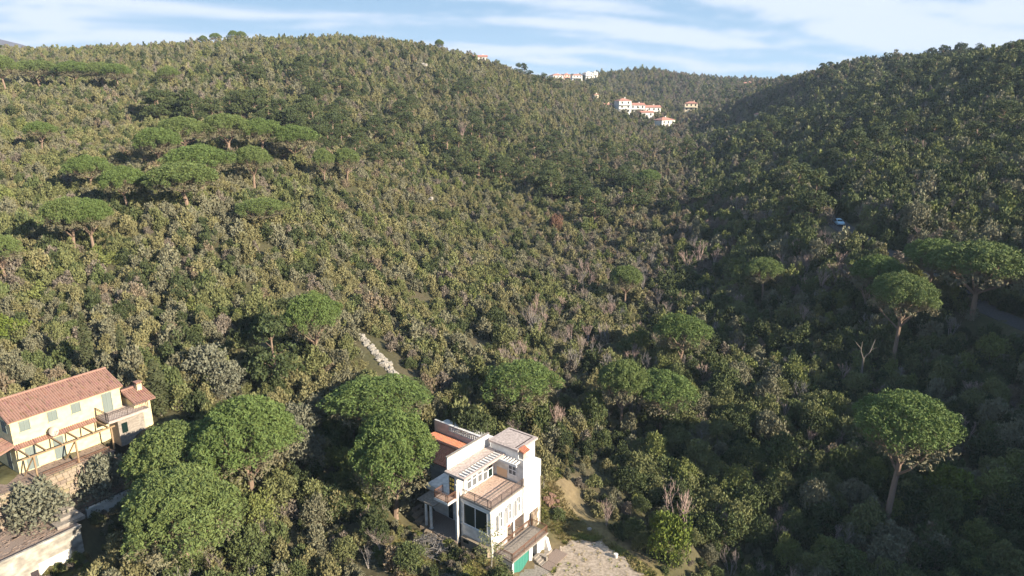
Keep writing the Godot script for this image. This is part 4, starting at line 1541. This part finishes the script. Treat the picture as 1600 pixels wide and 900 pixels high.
# ---------------------------------------------------------------- trees that stand out
func special_trees() -> void:
	var big := "stone pines around the villas"
	var mid := "stone pines on the left-hand hill"
	var road_group := "stone pines by the road"
	for t in [
		[-26.6, 62.0, 10.6, 11.0, "broad stone pine between the two villas, right half of the big twin crown", big], [-33.5, 60.8, 10.6, 10.4, "broad stone pine nearest the yellow villa, left half of the big twin crown", big],
		[-28.7, 52.8, 11.0, 10.4, "dense stone pine in the left foreground beside the flat-roofed annex", big], [-12.6, 64.9, 10.0, 11.8, "tall stone pine leaning over the white villa's forecourt", big],
		[-15.7, 75.2, 12.3, 7.8, "wide low stone pine behind the forecourt pine", big], [-26.2, 85.5, 7.9, 10.1, "stone pine with bare lower trunk above the scree strip", big],
		[1.1, 83.8, 10.8, 9.1, "spreading stone pine right behind the white villa", big], [15.5, 88.5, 7.3, 10.6, "left and higher of two joined stone pines beyond the yard", big], [21.4, 88.5, 9.9, 9.5, "right and wider of two joined stone pines beyond the yard", big],
		[28.2, 108.8, 9.5, 10.3, "lone flat-topped stone pine with fanned bare limbs in the hollow", road_group], [43.4, 69.5, 11.9, 16.6, "huge sunlit stone pine rising from the shaded hollow", road_group],
		[62.4, 105.0, 11.0, 15.4, "tall stone pine with long bare trunk below the road", road_group], [77.9, 110.5, 15.3, 12.9, "widest stone pine at the road's bend", road_group], [74.9, 119.5, 10.8, 10.9, "stone pine just behind the widest road pine", road_group],
		[66.0, 119.5, 9.7, 10.9, "dark stone pine left of the road pines", road_group], [51.9, 136.0, 8.5, 8.6, "small round stone pine in the brush left of the road pines", road_group], [24.3, 141.2, 7.4, 8.7, "small flat stone pine at the shadow's edge in mid-slope", road_group],
		[47.8, 241.2, 9.9, 9.8, "flat stone pine far up the valley bottom", road_group], [-72.0, 110.2, 9.0, 9.4, "left one of the twin-trunk stone pines low on the left hill", mid], [-69.5, 111.5, 8.3, 8.8, "right one of the twin-trunk stone pines low on the left hill", mid],
		[-71.8, 127.8, 8.6, 8.9, "round stone pine left of the umbrella-shaped one on the left hill", mid], [-60.5, 127.8, 14.1, 9.4, "wide umbrella-shaped stone pine with pale leaning trunk on the left hill", mid], [-85.1, 138.0, 8.7, 8.2, "greyish stone pine behind the round one on the left hill", mid],
		[-46.8, 127.0, 10.5, 6.4, "low spreading stone pine alone in the middle of the left slope", mid], [-76.5, 100.2, 6.5, 7.3, "stone pine cut by the left edge of the picture", mid], [-65.0, 143.8, 14.3, 10.5, "stone pine just above the umbrella-shaped one", mid],
		[-58.2, 155.2, 9.5, 9.5, "stone pine at the right end of the middle pine row", mid], [-56.9, 182.5, 13.0, 10.6, "right-hand pine of the big clump high on the left slope", mid], [-64.9, 179.5, 12.0, 10.2, "middle pine of the big clump high on the left slope", mid],
		[-71.6, 175.2, 12.3, 10.9, "left-hand pine of the big clump high on the left slope", mid], [-78.9, 168.0, 12.6, 10.5, "stone pine left of the big clump", mid], [-79.9, 158.2, 11.3, 10.2, "stone pine below and left of the big clump", mid],
		[-48.1, 176.5, 6.0, 9.4, "slim stone pine, left of two thin-trunked ones right of the clump", mid], [-44.0, 183.5, 8.3, 9.7, "slim stone pine, right of two thin-trunked ones right of the clump", mid], [-113.7, 168.5, 7.4, 7.1, "lone stone pine high at the far left", mid],
		[-166.4, 234.5, 11.1, 12.4, "leftmost pine of the long band under the left skyline", mid], [-176.7, 268.0, 17.0, 11.1, "second pine from the left in the band under the left skyline", mid], [-163.2, 266.0, 14.4, 10.8, "third pine from the left in the band under the left skyline", mid],
		[-153.0, 267.0, 10.7, 10.2, "fourth pine from the left in the band under the left skyline", mid], [-143.6, 261.0, 11.6, 9.9, "fifth pine from the left in the band under the left skyline", mid], [-125.6, 262.0, 8.2, 8.4, "last pine on the right of the band under the left skyline", mid],
		[-177.9, 418.0, 5.2, 6.6, "first pine from the left on the left hill's skyline", mid], [-171.6, 420.0, 7.2, 7.6, "second pine from the left on the left hill's skyline", mid], [-162.5, 424.0, 6.2, 8.2, "third pine from the left on the left hill's skyline", mid], [-158.6, 425.0, 6.2, 7.4, "fourth pine from the left on the left hill's skyline", mid],
		[-47.1, 470.0, 7.0, 8.2, "lone round pine on the right shoulder of the left hill's skyline", mid],
	]:
		stone_pine(t[0], t[1], t[2], t[3], t[4], t[5])
	var dark := "dark pines standing out on the slopes"
	for t in [
		[72.8, 166.0, 11.4, 13.1, "bushy bright pine above the parked car"], [-29.2, 79.5, 7.8, 10.4, "grey ragged pine left of the pine above the scree strip"], [-101.9, 288.0, 7.7, 6.9, "conical dark pine high on the left hill"],
		[-90.6, 335.0, 6.5, 7.8, "right of two dark pines near the left hilltop"], [-96.8, 328.0, 9.6, 7.0, "left of two dark pines near the left hilltop"], [133.0, 199.2, 11.3, 8.6, "dark dome-shaped pine on the right slope near the edge"],
		[13.3, 224.0, 13.5, 10.9, "broad dark pine in the middle of the valley slope"], [-11.4, 234.5, 10.8, 11.2, "left of two layered pines in mid-slope"], [-2.1, 243.0, 9.4, 9.7, "right of two layered pines in mid-slope"], [129.3, 338.0, 13.8, 11.0, "big dark pine by the small ochre house"],
	]:
		aleppo(t[0], t[1], t[2], t[3], t[4], dark)
	for k in 7:   # the row of pines on the skyline left of the ridge village
		aleppo(4.0 + k * 4.6, 488.0 + 6.0 * sin(k * 2.1), 8.5, 9.5 + 2.0 * sin(k * 1.7), "dark pine in the row on the skyline left of the ridge village", "pines in the skyline row by the ridge village")
	for k in 9:   # and on the right-hand skyline
		aleppo(165.0 + k * 8.0, 379.0 - k * 10.5, 8.0 + 1.5 * sin(k * 3.0), 4.8 + 1.0 * sin(k * 2.0), "dark pine on the right-hand skyline", "pines on the right-hand skyline")
	for t in [[-51.0, 68.2 + 9.0, 1.7, 8.2, "slim cypress directly behind the yellow villa's right gable"], [ypoint(13.9, 0.2).x, ypoint(13.9, 0.2).y, 2.3, 6.6, "thicker cypress at the right end of the tiled annex"], [-46.5, 76.8, 1.4, 7.0, "slender cypress right of the yellow villa's roof"]]:
		tree_of(cypresses[0], "cypress", t[0], t[1], t[2], t[3], 1.35, 7.0, t[4], "cypress", "cypresses by the yellow villa", M.bark_grey, M.leaf_cypress)
	for k in 2:
		tree_of(cypresses[0], "cypress", -138.0 + k * 3.2, 431.0, 1.6, 5.5, 1.35, 7.0, "tiny cypress on the left hill's skyline", "cypress", "pair of cypresses on the skyline", M.bark_grey, M.leaf_cypress)
	for t in [[-44.3, 56.0, 5.8, 4.8, "large grey-green olive tree on the outbuilding's roof edge below the yellow villa", -2.0], [-40.4, 60.6, 4.6, 4.9, "dark olive tree at the corner of the stone garden terrace", 0.0], [-37.6, 78.5, 5.5, 4.8, "silvery olive tree right of the cypresses", 0.0],
		[-34.6, 77.0, 4.5, 4.2, "second silvery olive tree right of the cypresses", 0.0], [-24.8, 72.8, 4.6, 4.4, "silvery olive tree at the right flank of the big twin pine", 0.0], [-22.8, 68.5, 4.4, 4.4, "grey olive tree in the gap left of the forecourt pine", 0.0]]:
		tree_of(oaks[rng.randi() % oaks.size()], "olive_tree", t[0], t[1], t[2], t[3], 5.0, 5.0, t[4], "olive tree", "olive trees", M.bark_grey, M.leaf_olive)
	bare_tree(-21.0, 283.0, 2.3, "large pinkish leafless tree in the pine belt", "", "twig_1")
	bare_tree(18.3, 66.0, 1.25, "pale leafless tree beside the bright green bush right of the yard", "", "twig_1")
	bare_tree(42.6, 160.5, 1.5, "pinkish leafless tree at the edge of the shaded valley", "", "twig_1")
	bare_tree(45.9, 163.5, 1.6, "taller pinkish leafless tree at the edge of the shaded valley", "", "twig_1")
	for k in 9:
		bare_tree(63.0 + 4.5 * sin(k * 2.4), 138.0 + 7.0 * cos(k * 1.9), rng.randf_range(0.9, 1.3), "leafless pinkish tree in the pale thicket left of the road", "leafless thicket left of the road", "twig_1")
	for k in 8:
		bare_tree(101.0 + 6.0 * sin(k * 2.4), 157.0 + 5.0 * cos(k * 1.9), rng.randf_range(0.7, 1.0), "leafless brown tree in the pale patch above the road", "leafless patch above the road", "twig_0")
	var dead := thing("dead_tree", "dead white forked trunk standing in the shaded wood", "dead tree", at_ground(55.2, 101.0))
	var dt := Mb.new()
	dt.tube([Vector3(0, -0.5, 0), Vector3(0.2, 3.5, 0), Vector3(0.1, 5.5, 0)], [0.22, 0.17, 0.14], 6)
	dt.tube([Vector3(0.1, 5.4, 0), Vector3(0.9, 6.6, 0.2), Vector3(1.5, 8.6, 0.1)], [0.13, 0.1, 0.05], 5)
	dt.tube([Vector3(0.1, 5.4, 0), Vector3(-0.5, 6.8, 0.1), Vector3(-0.4, 8.2, 0)], [0.12, 0.09, 0.04], 5)
	dt.tube([Vector3(-0.45, 7.0, 0.1), Vector3(-1.3, 7.9, 0.2), Vector3(-1.6, 8.3, 0.2)], [0.06, 0.05, 0.02], 4)
	dt.tube([Vector3(1.0, 6.9, 0.2), Vector3(1.8, 7.4, 0.4)], [0.06, 0.02], 4)
	obj("trunk", dt.mesh(), M.bark_grey, dead)
	for t in [[12.3, 190.5, 4.2, 5.2, "needle_red", "rust-red dead pine in mid-slope"], [-36.3, 122.0, 1.6, 1.5, "leaf_yellow", "yellow flowering broom bush, left of two in mid-slope"], [-30.5, 128.0, 1.3, 1.5, "leaf_yellow", "yellow flowering broom bush, right of two in mid-slope"],
		[16.3, 61.6, 4.6, 5.6, "leaf_bright", "bright green bush at the right rim of the yard"], [52.1, 72.0, 5.6, 5.5, "leaf_bright", "round bright green bush under the huge sunlit pine"], [12.1, 92.0, 3.4, 4.2, "leaf_bright", "bright yellow-green bush between the pines past the yard"],
		[3.6, 70.0, 3.2, 5.2, "leaf_0", "tall tan bush against the white villa's right wall"], [-66.0, 84.0, 5.5, 4.0, "leaf_bright", "bright green bush above the yellow villa's roof"]]:
		tree_of(oaks[rng.randi() % oaks.size()], "round_bush", t[0], t[1], t[2], t[3], 5.0, 5.0, t[5], "bush", "", M.bark_grey, M[t[4]])
	var ys := wpoint(10.4, 0.9)
	tree_of(oaks[1], "round_bush", ys.x, ys.y, 2.0, 1.5, 5.0, 5.0, "low green bush by the reddish rubble on the yard's grass", "bush", "", M.bark_grey, M.leaf_6)
	var yt := wpoint(-1.9, 1.3)
	var young := thing("young_tree", "slender young tree with a bright trunk before the white villa's corner", "tree", at_ground(yt.x, yt.y))
	var ytm := Mb.new()
	ytm.tube([Vector3(0, -0.3, 0), Vector3(0.1, 2.0, 0), Vector3(0, 4.6, 0.1)], [0.09, 0.07, 0.03], 6)
	obj("trunk", ytm.mesh(), M.limestone, young)
	var yc := Mb.new()
	for i in 16:
		var a := i * 2.4
		leafy(yc, Vector3(cos(a) * 0.9, 1.6 + i * 0.21, sin(a) * 0.9), Vector3(0.6, 0.45, 0.6), 55, 0.15, -0.7, 0.3, 0.9)
	obj("crown", yc.mesh(), M.leaf_1, young)


var cypresses := []


# ---------------------------------------------------------------- small things
func small_things() -> void:
	var rocks := []
	for i in 5:
		rocks.append(rock_mesh(i + 2))
	var put_rock := func(x: float, z: float, s: float, label: String, group: String) -> void:
		var r := obj("limestone_rock", rocks[rng.randi() % 5], M.limestone)
		tag(r, label, "rock", group)
		r.transform = Transform3D(Basis.from_euler(Vector3(rng.randf() * 0.5, rng.randf() * TAU, rng.randf() * 0.5)).scaled(Vector3.ONE * s), at_ground(x, z, -s * 0.15))
	for k in 95:
		var t := rng.randf()
		var w := lerpf(0.35, 0.6, sin(t * PI))
		put_rock.call(lerpf(-23.4, -15.4, t) + rng.randf_range(-w, w), lerpf(98.5, 87.0, t) + rng.randf_range(-w, w), rng.randf_range(0.45, 0.9), "pale limestone rock in the scree strip above the villas", "rocks of the scree strip")
	for c in [[-25.3, 199.2, 4, 2.2, "in the pale outcrop in mid-slope"], [-106.5, 174.2, 7, 1.8, "in the pale outcrop high on the left slope"], [-100.5, 170.0, 7, 1.6, "in the lower outcrop high on the left slope"], [-48.3, 402.0, 11, 3.4, "in the bare cliff patch under the hilltop"],
		[-90.9, 387.0, 6, 3.0, "in the left pale streak near the hilltop"], [-69.0, 421.0, 8, 3.0, "in the right pale streak near the hilltop"], [-13.2, 94.0, 14, 1.0, "in the reddish scree right of the scree strip"], [-69.0, 95.0, 7, 1.2, "in the pale patch above the yellow villa"]]:
		for k in c[2]:
			put_rock.call(c[0] + rng.randf_range(-1, 1) * c[3], c[1] + rng.randf_range(-1, 1) * c[3] * 0.7, c[3] * rng.randf_range(0.5, 1.0), "pale limestone rock " + c[4], "rocks " + c[4])
	yard()
	car()


func low_cover() -> void:
	# knee-high scrub on the open ground about the villas
	var k := 0
	for r in [[-8.5, -0.8, -4.0, 3.6, 46, true], [-9.0, -2.6, -11.0, -4.6, 30, true], [-8.0, 1.2, 8.0, 10.8, 30, false], [2.6, 7.6, 5.9, 8.6, 16, false]]:
		for i in r[4]:
			var u := rng.randf_range(r[0], r[1])
			var v := rng.randf_range(r[2], r[3])
			var q := wpoint(u, v) if r[5] else ypoint(u, v)
			var c: int = [1, 6, 4, 2, 5, 7][rng.randi() % 6]
			var o := obj("low_scrub", shrubs_near[rng.randi() % shrubs_near.size()], M["leaf_%d" % c])
			tag(o, "knee-high %s scrub %s" % [palette[c][1], "on the open ground before the white villa" if r[5] else "at the foot of the outbuildings"], "shrub", "low scrub about the villas")
			var s := rng.randf_range(0.3, 0.55)
			o.transform = Transform3D(basis_of(s, rng.randf_range(0.6, 1.1)), at_ground(q.x, q.y, 0.08))
			k += 1


func yard() -> void:
	low_cover()
	# gravel, with a ragged grassy border
	var f := FastNoiseLite.new()
	f.seed = 4
	f.frequency = 0.25
	var line := [Vector2(0.4, 4.7), Vector2(4.5, 4.7), Vector2(7.2, 3.2), Vector2(9.4, 3.4), Vector2(11.2, 6.0), Vector2(9.9, 9.6), Vector2(8.6, 13.2), Vector2(0.0, 14.0), Vector2(-1.5, 8.0)]
	var mid := Vector2(5.0, 8.0)
	var mb := Mb.new()
	var n := 120
	var ring := []
	for i in n:
		var t := float(i) / n * line.size()
		var a: Vector2 = line[int(t) % line.size()]
		var b: Vector2 = line[(int(t) + 1) % line.size()]
		var p := a.lerp(b, fposmod(t, 1.0))
		p += (p - mid).normalized() * f.get_noise_2d(p.x * 3.0, p.y * 3.0) * 0.8
		ring.append(p)
	var lift := func(p: Vector2, up: float) -> Vector3:
		var q := wpoint(p.x, p.y)
		return Vector3(q.x, ground(q.x, q.y) + up, -q.y)
	for k in 12:
		for i in n:
			var p00 := mid.lerp(ring[i], k / 12.0)
			var p01 := mid.lerp(ring[(i + 1) % n], k / 12.0)
			var p10 := mid.lerp(ring[i], (k + 1) / 12.0)
			var p11 := mid.lerp(ring[(i + 1) % n], (k + 1) / 12.0)
			var g := 1.0 + 0.30 * 0.5 * f.get_noise_2d(p10.x * 2.0, p10.y * 2.0)
			mb.tint = Color(g, g * 0.985, g * 0.96)
			mb.quad(lift.call(p00, 0.03), lift.call(p01, 0.03), lift.call(p11, 0.03), lift.call(p10, 0.03))
	kind(obj("gravel_yard", mb.mesh(), M.gravel), "structure")
	# short grass and dry weeds round it
	var tuft := Mb.new()
	for i in 14:
		var a := rng.randf() * TAU
		var d := Vector3(cos(a), 0, sin(a))
		var g := rng.randf_range(0.7, 1.3)
		tuft.tint = Color(g, g, g)
		tuft.tri(d * 0.12 - d.cross(UP) * 0.03, d * 0.12 + d.cross(UP) * 0.03, d * rng.randf_range(0.2, 0.32) + UP * rng.randf_range(0.12, 0.28))
	var places := []
	for i in 26000:
		var u := rng.randf_range(-2.0, 17.0)
		var v := rng.randf_range(-8.0, 15.0)
		var poly_in := Geometry2D.is_point_in_polygon(Vector2(u, v), PackedVector2Array(ring))
		if u < 8.4 and v < 4.6 or poly_in and rng.randf() > 0.03 + 0.22 * maxf(0.0, f.get_noise_2d(u * 1.5 + 40, v * 1.5)):
			continue
		if u > 13.5 - v * 0.25 and v > -2 or v < -2.0 - 0.0 and (u < 9.0 or v < -0.75 * (u - 8.0)):
			continue
		var q := wpoint(u, v)
		places.append([q, u, v])
	for i in 9000:
		var u := rng.randf_range(-9.0, -0.8)
		var v := rng.randf_range(-11.0, 4.0)
		if u > -2.6 and v < -3.4 or u > -1.3 and v < 0.2:
			continue
		places.append([wpoint(u, v), u, v])
	for i in 5000:
		places.append([ypoint(rng.randf_range(-8.0, 1.3), rng.randf_range(7.9, 11.5)), 0, 0])
	var mm := MultiMesh.new()
	mm.transform_format = MultiMesh.TRANSFORM_3D
	mm.use_colors = true
	mm.mesh = tuft.mesh()
	mm.instance_count = places.size()
	for i in places.size():
		var q: Vector2 = places[i][0]
		var t := f.get_noise_2d(q.x * 0.9, q.y * 0.9) + rng.randf_range(-0.25, 0.25)
		var c := Color(0.27, 0.215, 0.10).lerp(Color(0.15, 0.165, 0.04), clampf(t * 1.6 + 0.45, 0, 1))
		mm.set_instance_transform(i, Transform3D(basis_of(rng.randf_range(0.6, 1.3), rng.randf_range(0.4, 1.0)), Vector3(q.x, ground(q.x, q.y) - 0.01, -q.y)))
		mm.set_instance_color(i, c)
	var o := MultiMeshInstance3D.new()
	o.name = "yard_grass"
	o.multimesh = mm
	o.material_override = M.leaf_many
	add_child(o, true)
	kind(o, "stuff")
	tag(o, "dry short grass and weeds round the gravel yard", "grass")
	# small things left lying about
	var pb := wpoint(9.65, 8.8)
	var bucket := thing("plastic_bucket", "small white bucket standing on the yard's right rim", "bucket", at_ground(pb.x, pb.y) + UP * 0.02, 0.6)
	var bm := Mb.new()
	bm.tube([Vector3(0, 0, 0), Vector3(0, 0.42, 0), Vector3(0, 0.43, 0), Vector3(0, 0.46, 0)], [0.17, 0.22, 0.235, 0.235], 14)
	obj("body", bm.mesh(), M.render_white, bucket)
	var hm := Mb.new()
	hm.tube([Vector3(-0.23, 0.44, 0), Vector3(-0.16, 0.58, 0.05), Vector3(0, 0.64, 0.08), Vector3(0.16, 0.58, 0.05), Vector3(0.23, 0.44, 0)], [0.012, 0.012, 0.012, 0.012, 0.012], 4)
	obj("handle", hm.mesh(), M.iron, bucket)
	var ps := wpoint(12.1, 4.1)
	var stone := obj("white_stone", rock_mesh(31), M.limestone)
	tag(stone, "white stone lying alone on the dry grass of the yard", "stone")
	stone.transform = Transform3D(Basis().scaled(Vector3.ONE * 0.55), at_ground(ps.x, ps.y, -0.12))
	for k in 16:
		var p := wpoint(11.3 + rng.randf_range(-0.9, 0.9), -0.5 + rng.randf_range(-0.7, 0.7))
		var r := obj("clay_rubble", rock_mesh(40 + k % 3), M.clay)
		tag(r, "reddish lump in the rubble heap on the yard's upper edge", "rubble", "lumps of the reddish rubble heap")
		r.transform = Transform3D(Basis(UP, rng.randf() * TAU).scaled(Vector3.ONE * rng.randf_range(0.3, 0.7)), at_ground(p.x, p.y, -0.1))
	# cut branches heaped below the forecourt
	var bp := wpoint(-3.6, -5.4)
	var pile := thing("brush_pile", "heap of grey cut branches below the white villa's forecourt", "brush pile", at_ground(bp.x, bp.y))
	var pm := Mb.new()
	for i in 260:
		var g := rng.randf_range(0.7, 1.4)
		pm.tint = Color(g, g, g * 1.03)
		var c := Vector3(rng.randf_range(-1.6, 1.6), 0, rng.randf_range(-2.0, 2.0))
		c.y = 0.1 + rng.randf() * (1.1 - 0.3 * Vector2(c.x, c.z).length())
		var d := any_dir(-0.2) * rng.randf_range(0.4, 1.0) * Vector3(1, 0.4, 1)
		pm.tube([c - d, c + d], [0.03, 0.012], 3)
	obj("branches", pm.mesh(), M.twig_2, pile)


func car() -> void:
	var p := Vector3(76.2, 18.42, -158.0)
	p.y = near_road(p.x, -p.z).y + 0.13
	var o := thing("parked_car", "pale blue hatchback on the road above the bend, facing downhill", "car", p, -PI / 2 - 0.12)
	o.scale = Vector3.ONE * 0.88
	# local: +x is the front
	var body := Mb.new()
	var prof := [Vector2(-2.0, 0.35), Vector2(2.0, 0.32), Vector2(2.08, 0.62), Vector2(1.9, 0.86), Vector2(1.0, 0.98), Vector2(0.35, 1.46), Vector2(-1.1, 1.5), Vector2(-1.85, 1.02), Vector2(-2.06, 0.9), Vector2(-2.08, 0.5)]
	for i in prof.size():
		var a: Vector2 = prof[i]
		var b: Vector2 = prof[(i + 1) % prof.size()]
		var wa := 0.66 if a.y > 1.3 else 0.84
		var wb := 0.66 if b.y > 1.3 else 0.84
		body.quad(Vector3(a.x, a.y, wa), Vector3(a.x, a.y, -wa), Vector3(b.x, b.y, -wb), Vector3(b.x, b.y, wb))
	for s in [1, -1]:
		for i in range(1, prof.size() - 1):
			var t := []
			for q in [prof[0], prof[i], prof[i + 1]]:
				t.append(Vector3(q.x, q.y, s * (0.66 if q.y > 1.3 else 0.84)))
			if s > 0:
				body.tri(t[0], t[1], t[2])
			else:
				body.tri(t[0], t[2], t[1])
	obj("body", body.mesh(), M.car_paint, o)
	var ws := Mb.new()
	ws.quad(Vector3(0.95, 1.03, 0.72), Vector3(0.95, 1.03, -0.72), Vector3(0.42, 1.43, -0.6), Vector3(0.42, 1.43, 0.6))
	for i in ws.v.size():
		ws.v[i] += Vector3(0.02, 0.025, 0)
	obj("windscreen", ws.mesh(), M.glass_dark, o)
	for s in [1, -1]:
		var sw := Mb.new()
		var z0: float = s * 0.83
		var z1: float = s * 0.70
		var q := [Vector3(-1.6, 1.02, z0), Vector3(0.8, 1.02, z0), Vector3(0.3, 1.4, z1), Vector3(-1.1, 1.42, z1)]
		if s > 0:
			sw.quad(q[0], q[1], q[2], q[3])
		else:
			sw.quad(q[3], q[2], q[1], q[0])
		obj("side_window", sw.mesh(), M.glass_dark, o)
		var hl := Mb.new()
		hl.box(Vector3(2.0, 0.70, s * 0.6), Vector3(0.14, 0.14, 0.34))
		obj("headlight", hl.mesh(), M.lamp_glass, o)
		for x in [-1.25, 1.3]:
			var wh := Mb.new()
			wh.tube([Vector3(x, 0.31, s * 0.66), Vector3(x, 0.31, s * 0.86)] if s < 0 else [Vector3(x, 0.31, 0.66), Vector3(x, 0.31, 0.86)], [0.31, 0.31], 14)
			var w := obj("wheel", wh.mesh(), M.rubber, o)
			var rm := Mb.new()
			rm.tube([Vector3(x, 0.31, s * 0.85), Vector3(x, 0.31, s * 0.875)], [0.19, 0.17], 10)
			obj("rim", rm.mesh(), M.lamp_glass, w)
	var pl := Mb.new()
	pl.box(Vector3(2.07, 0.48, 0), Vector3(0.04, 0.12, 0.5))
	obj("bumper_plate", pl.mesh(), M.frame_white, o)


func materials() -> void:
	var mottle := sheet(0.012, 0.72, 1.0, 5)
	var speck := sheet(0.06, 0.6, 1.0, 3)
	var stain := sheet(0.006, 0.80, 1.0, 5)
	var streak := sheet(0.009, 0.5, 1.0, 5)
	stuff_mat("soil", Color(1, 1, 1), 0.95, mottle, 0.22, speck, 6.0)
	for i in palette.size():
		var m := stuff_mat("leaf_%d" % i, palette[i][0], 0.7)
		m.backlight_enabled = true
		m.backlight = Color(0.25, 0.27, 0.12)
	var lm := stuff_mat("leaf_many", Color(1, 1, 1), 0.7)
	lm.backlight_enabled = true
	lm.backlight = Color(0.25, 0.27, 0.12)
	var nd := [Color(0.112, 0.160, 0.048), Color(0.124, 0.164, 0.054), Color(0.066, 0.088, 0.036), Color(0.082, 0.104, 0.042)]
	for i in 4:
		var nm := stuff_mat("needle_%d" % i, nd[i], 0.65)
		nm.backlight_enabled = true
		nm.backlight = Color(0.22, 0.28, 0.10)
	stuff_mat("needle_dead", Color(0.17, 0.158, 0.10), 0.9)
	stuff_mat("bark_pine", Color(0.23, 0.165, 0.125), 0.95)
	stuff_mat("bark_grey", Color(0.16, 0.14, 0.12), 0.95)
	stuff_mat("bark_bare", Color(0.36, 0.32, 0.29), 0.95)
	stuff_mat("twig_0", Color(0.30, 0.25, 0.22), 0.95)
	stuff_mat("twig_1", Color(0.36, 0.27, 0.235), 0.95)
	stuff_mat("twig_2", Color(0.26, 0.24, 0.225), 0.95)
	stuff_mat("needle_red", Color(0.20, 0.115, 0.08), 0.9)
	stuff_mat("leaf_olive", Color(0.165, 0.168, 0.120), 0.75)
	stuff_mat("leaf_cypress", Color(0.075, 0.085, 0.04), 0.75)
	stuff_mat("leaf_yellow", Color(0.24, 0.19, 0.025), 0.75)
	stuff_mat("leaf_bright", Color(0.12, 0.155, 0.03), 0.7)
	stuff_mat("limestone", Color(0.40, 0.37, 0.325), 0.95, mottle, 0.5, speck, 3.0)
	stuff_mat("gravel", Color(0.50, 0.415, 0.335), 0.95, mottle, 0.35, speck, 0.15)
	stuff_mat("asphalt", Color(0.085, 0.083, 0.080), 0.9, mottle, 0.3)
	stuff_mat("render_white", Color(0.80, 0.78, 0.75), 0.85, stain, 0.35)
	stuff_mat("render_yellow", Color(0.78, 0.66, 0.40), 0.85, stain, 0.35)
	stuff_mat("roof_pale", Color(0.60, 0.50, 0.455), 0.9, mottle, 0.4)
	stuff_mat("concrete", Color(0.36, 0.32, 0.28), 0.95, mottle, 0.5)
	stuff_mat("render_grey", Color(0.60, 0.555, 0.49), 0.9, streak, 0.22)
	stuff_mat("tile_old", Color(0.40, 0.235, 0.185), 0.9, mottle, 1.2)
	stuff_mat("tile_far", Color(0.40, 0.20, 0.155), 0.9)
	stuff_mat("render_cream", Color(0.72, 0.62, 0.46), 0.9)
	stuff_mat("tile_new", Color(0.54, 0.235, 0.145), 0.85, stain, 0.9)
	stuff_mat("clay", Color(0.16, 0.10, 0.075), 0.95)
	stuff_mat("deck", Color(0.72, 0.53, 0.43), 0.8, mottle, 0.5)
	stuff_mat("stone_warm", Color(0.47, 0.385, 0.30), 0.95, speck, 0.4)
	stuff_mat("paving", Color(0.40, 0.31, 0.26), 0.9, speck, 0.35)
	stuff_mat("shutter", Color(0.19, 0.225, 0.215), 0.7)
	stuff_mat("timber", Color(0.27, 0.19, 0.115), 0.85)
	stuff_mat("iron", Color(0.10, 0.08, 0.075), 0.7)
	stuff_mat("iron_rust", Color(0.17, 0.09, 0.06), 0.8)
	stuff_mat("glass_dark", Color(0.010, 0.022, 0.020), 0.12)
	stuff_mat("glass_grey", Color(0.12, 0.13, 0.14), 0.2)
	stuff_mat("door_green", Color(0.05, 0.21, 0.17), 0.6)
	stuff_mat("wood_red", Color(0.22, 0.085, 0.05), 0.7)
	stuff_mat("frame_white", Color(0.80, 0.80, 0.80), 0.5)
	stuff_mat("peach", Color(0.62, 0.44, 0.30), 0.9)
	stuff_mat("gutter", Color(0.05, 0.04, 0.045), 0.9)
	stuff_mat("gold", Color(0.75, 0.52, 0.10), 0.8)
	stuff_mat("hill_far", Color(0.10, 0.085, 0.095), 0.95, mottle, 0.004)
	var cp := stuff_mat("car_paint", Color(0.30, 0.47, 0.58), 0.35)
	cp.clearcoat_enabled = true
	stuff_mat("rubber", Color(0.02, 0.02, 0.02), 0.9)
	stuff_mat("lamp_glass", Color(0.7, 0.7, 0.7), 0.2)
	stuff_mat("pink_wall", Color(0.62, 0.40, 0.33), 0.9)


func _ready() -> void:
	rng.seed = 20240
	noise.seed = 3
	noise.frequency = 0.02
	noise.fractal_octaves = 4
	fine.seed = 8
	fine.frequency = 0.3
	air()
	materials()
	sites()
	land()
	distant()
	road()
	villas()
	make_plants()
	special_trees()
	sow()
	small_things()
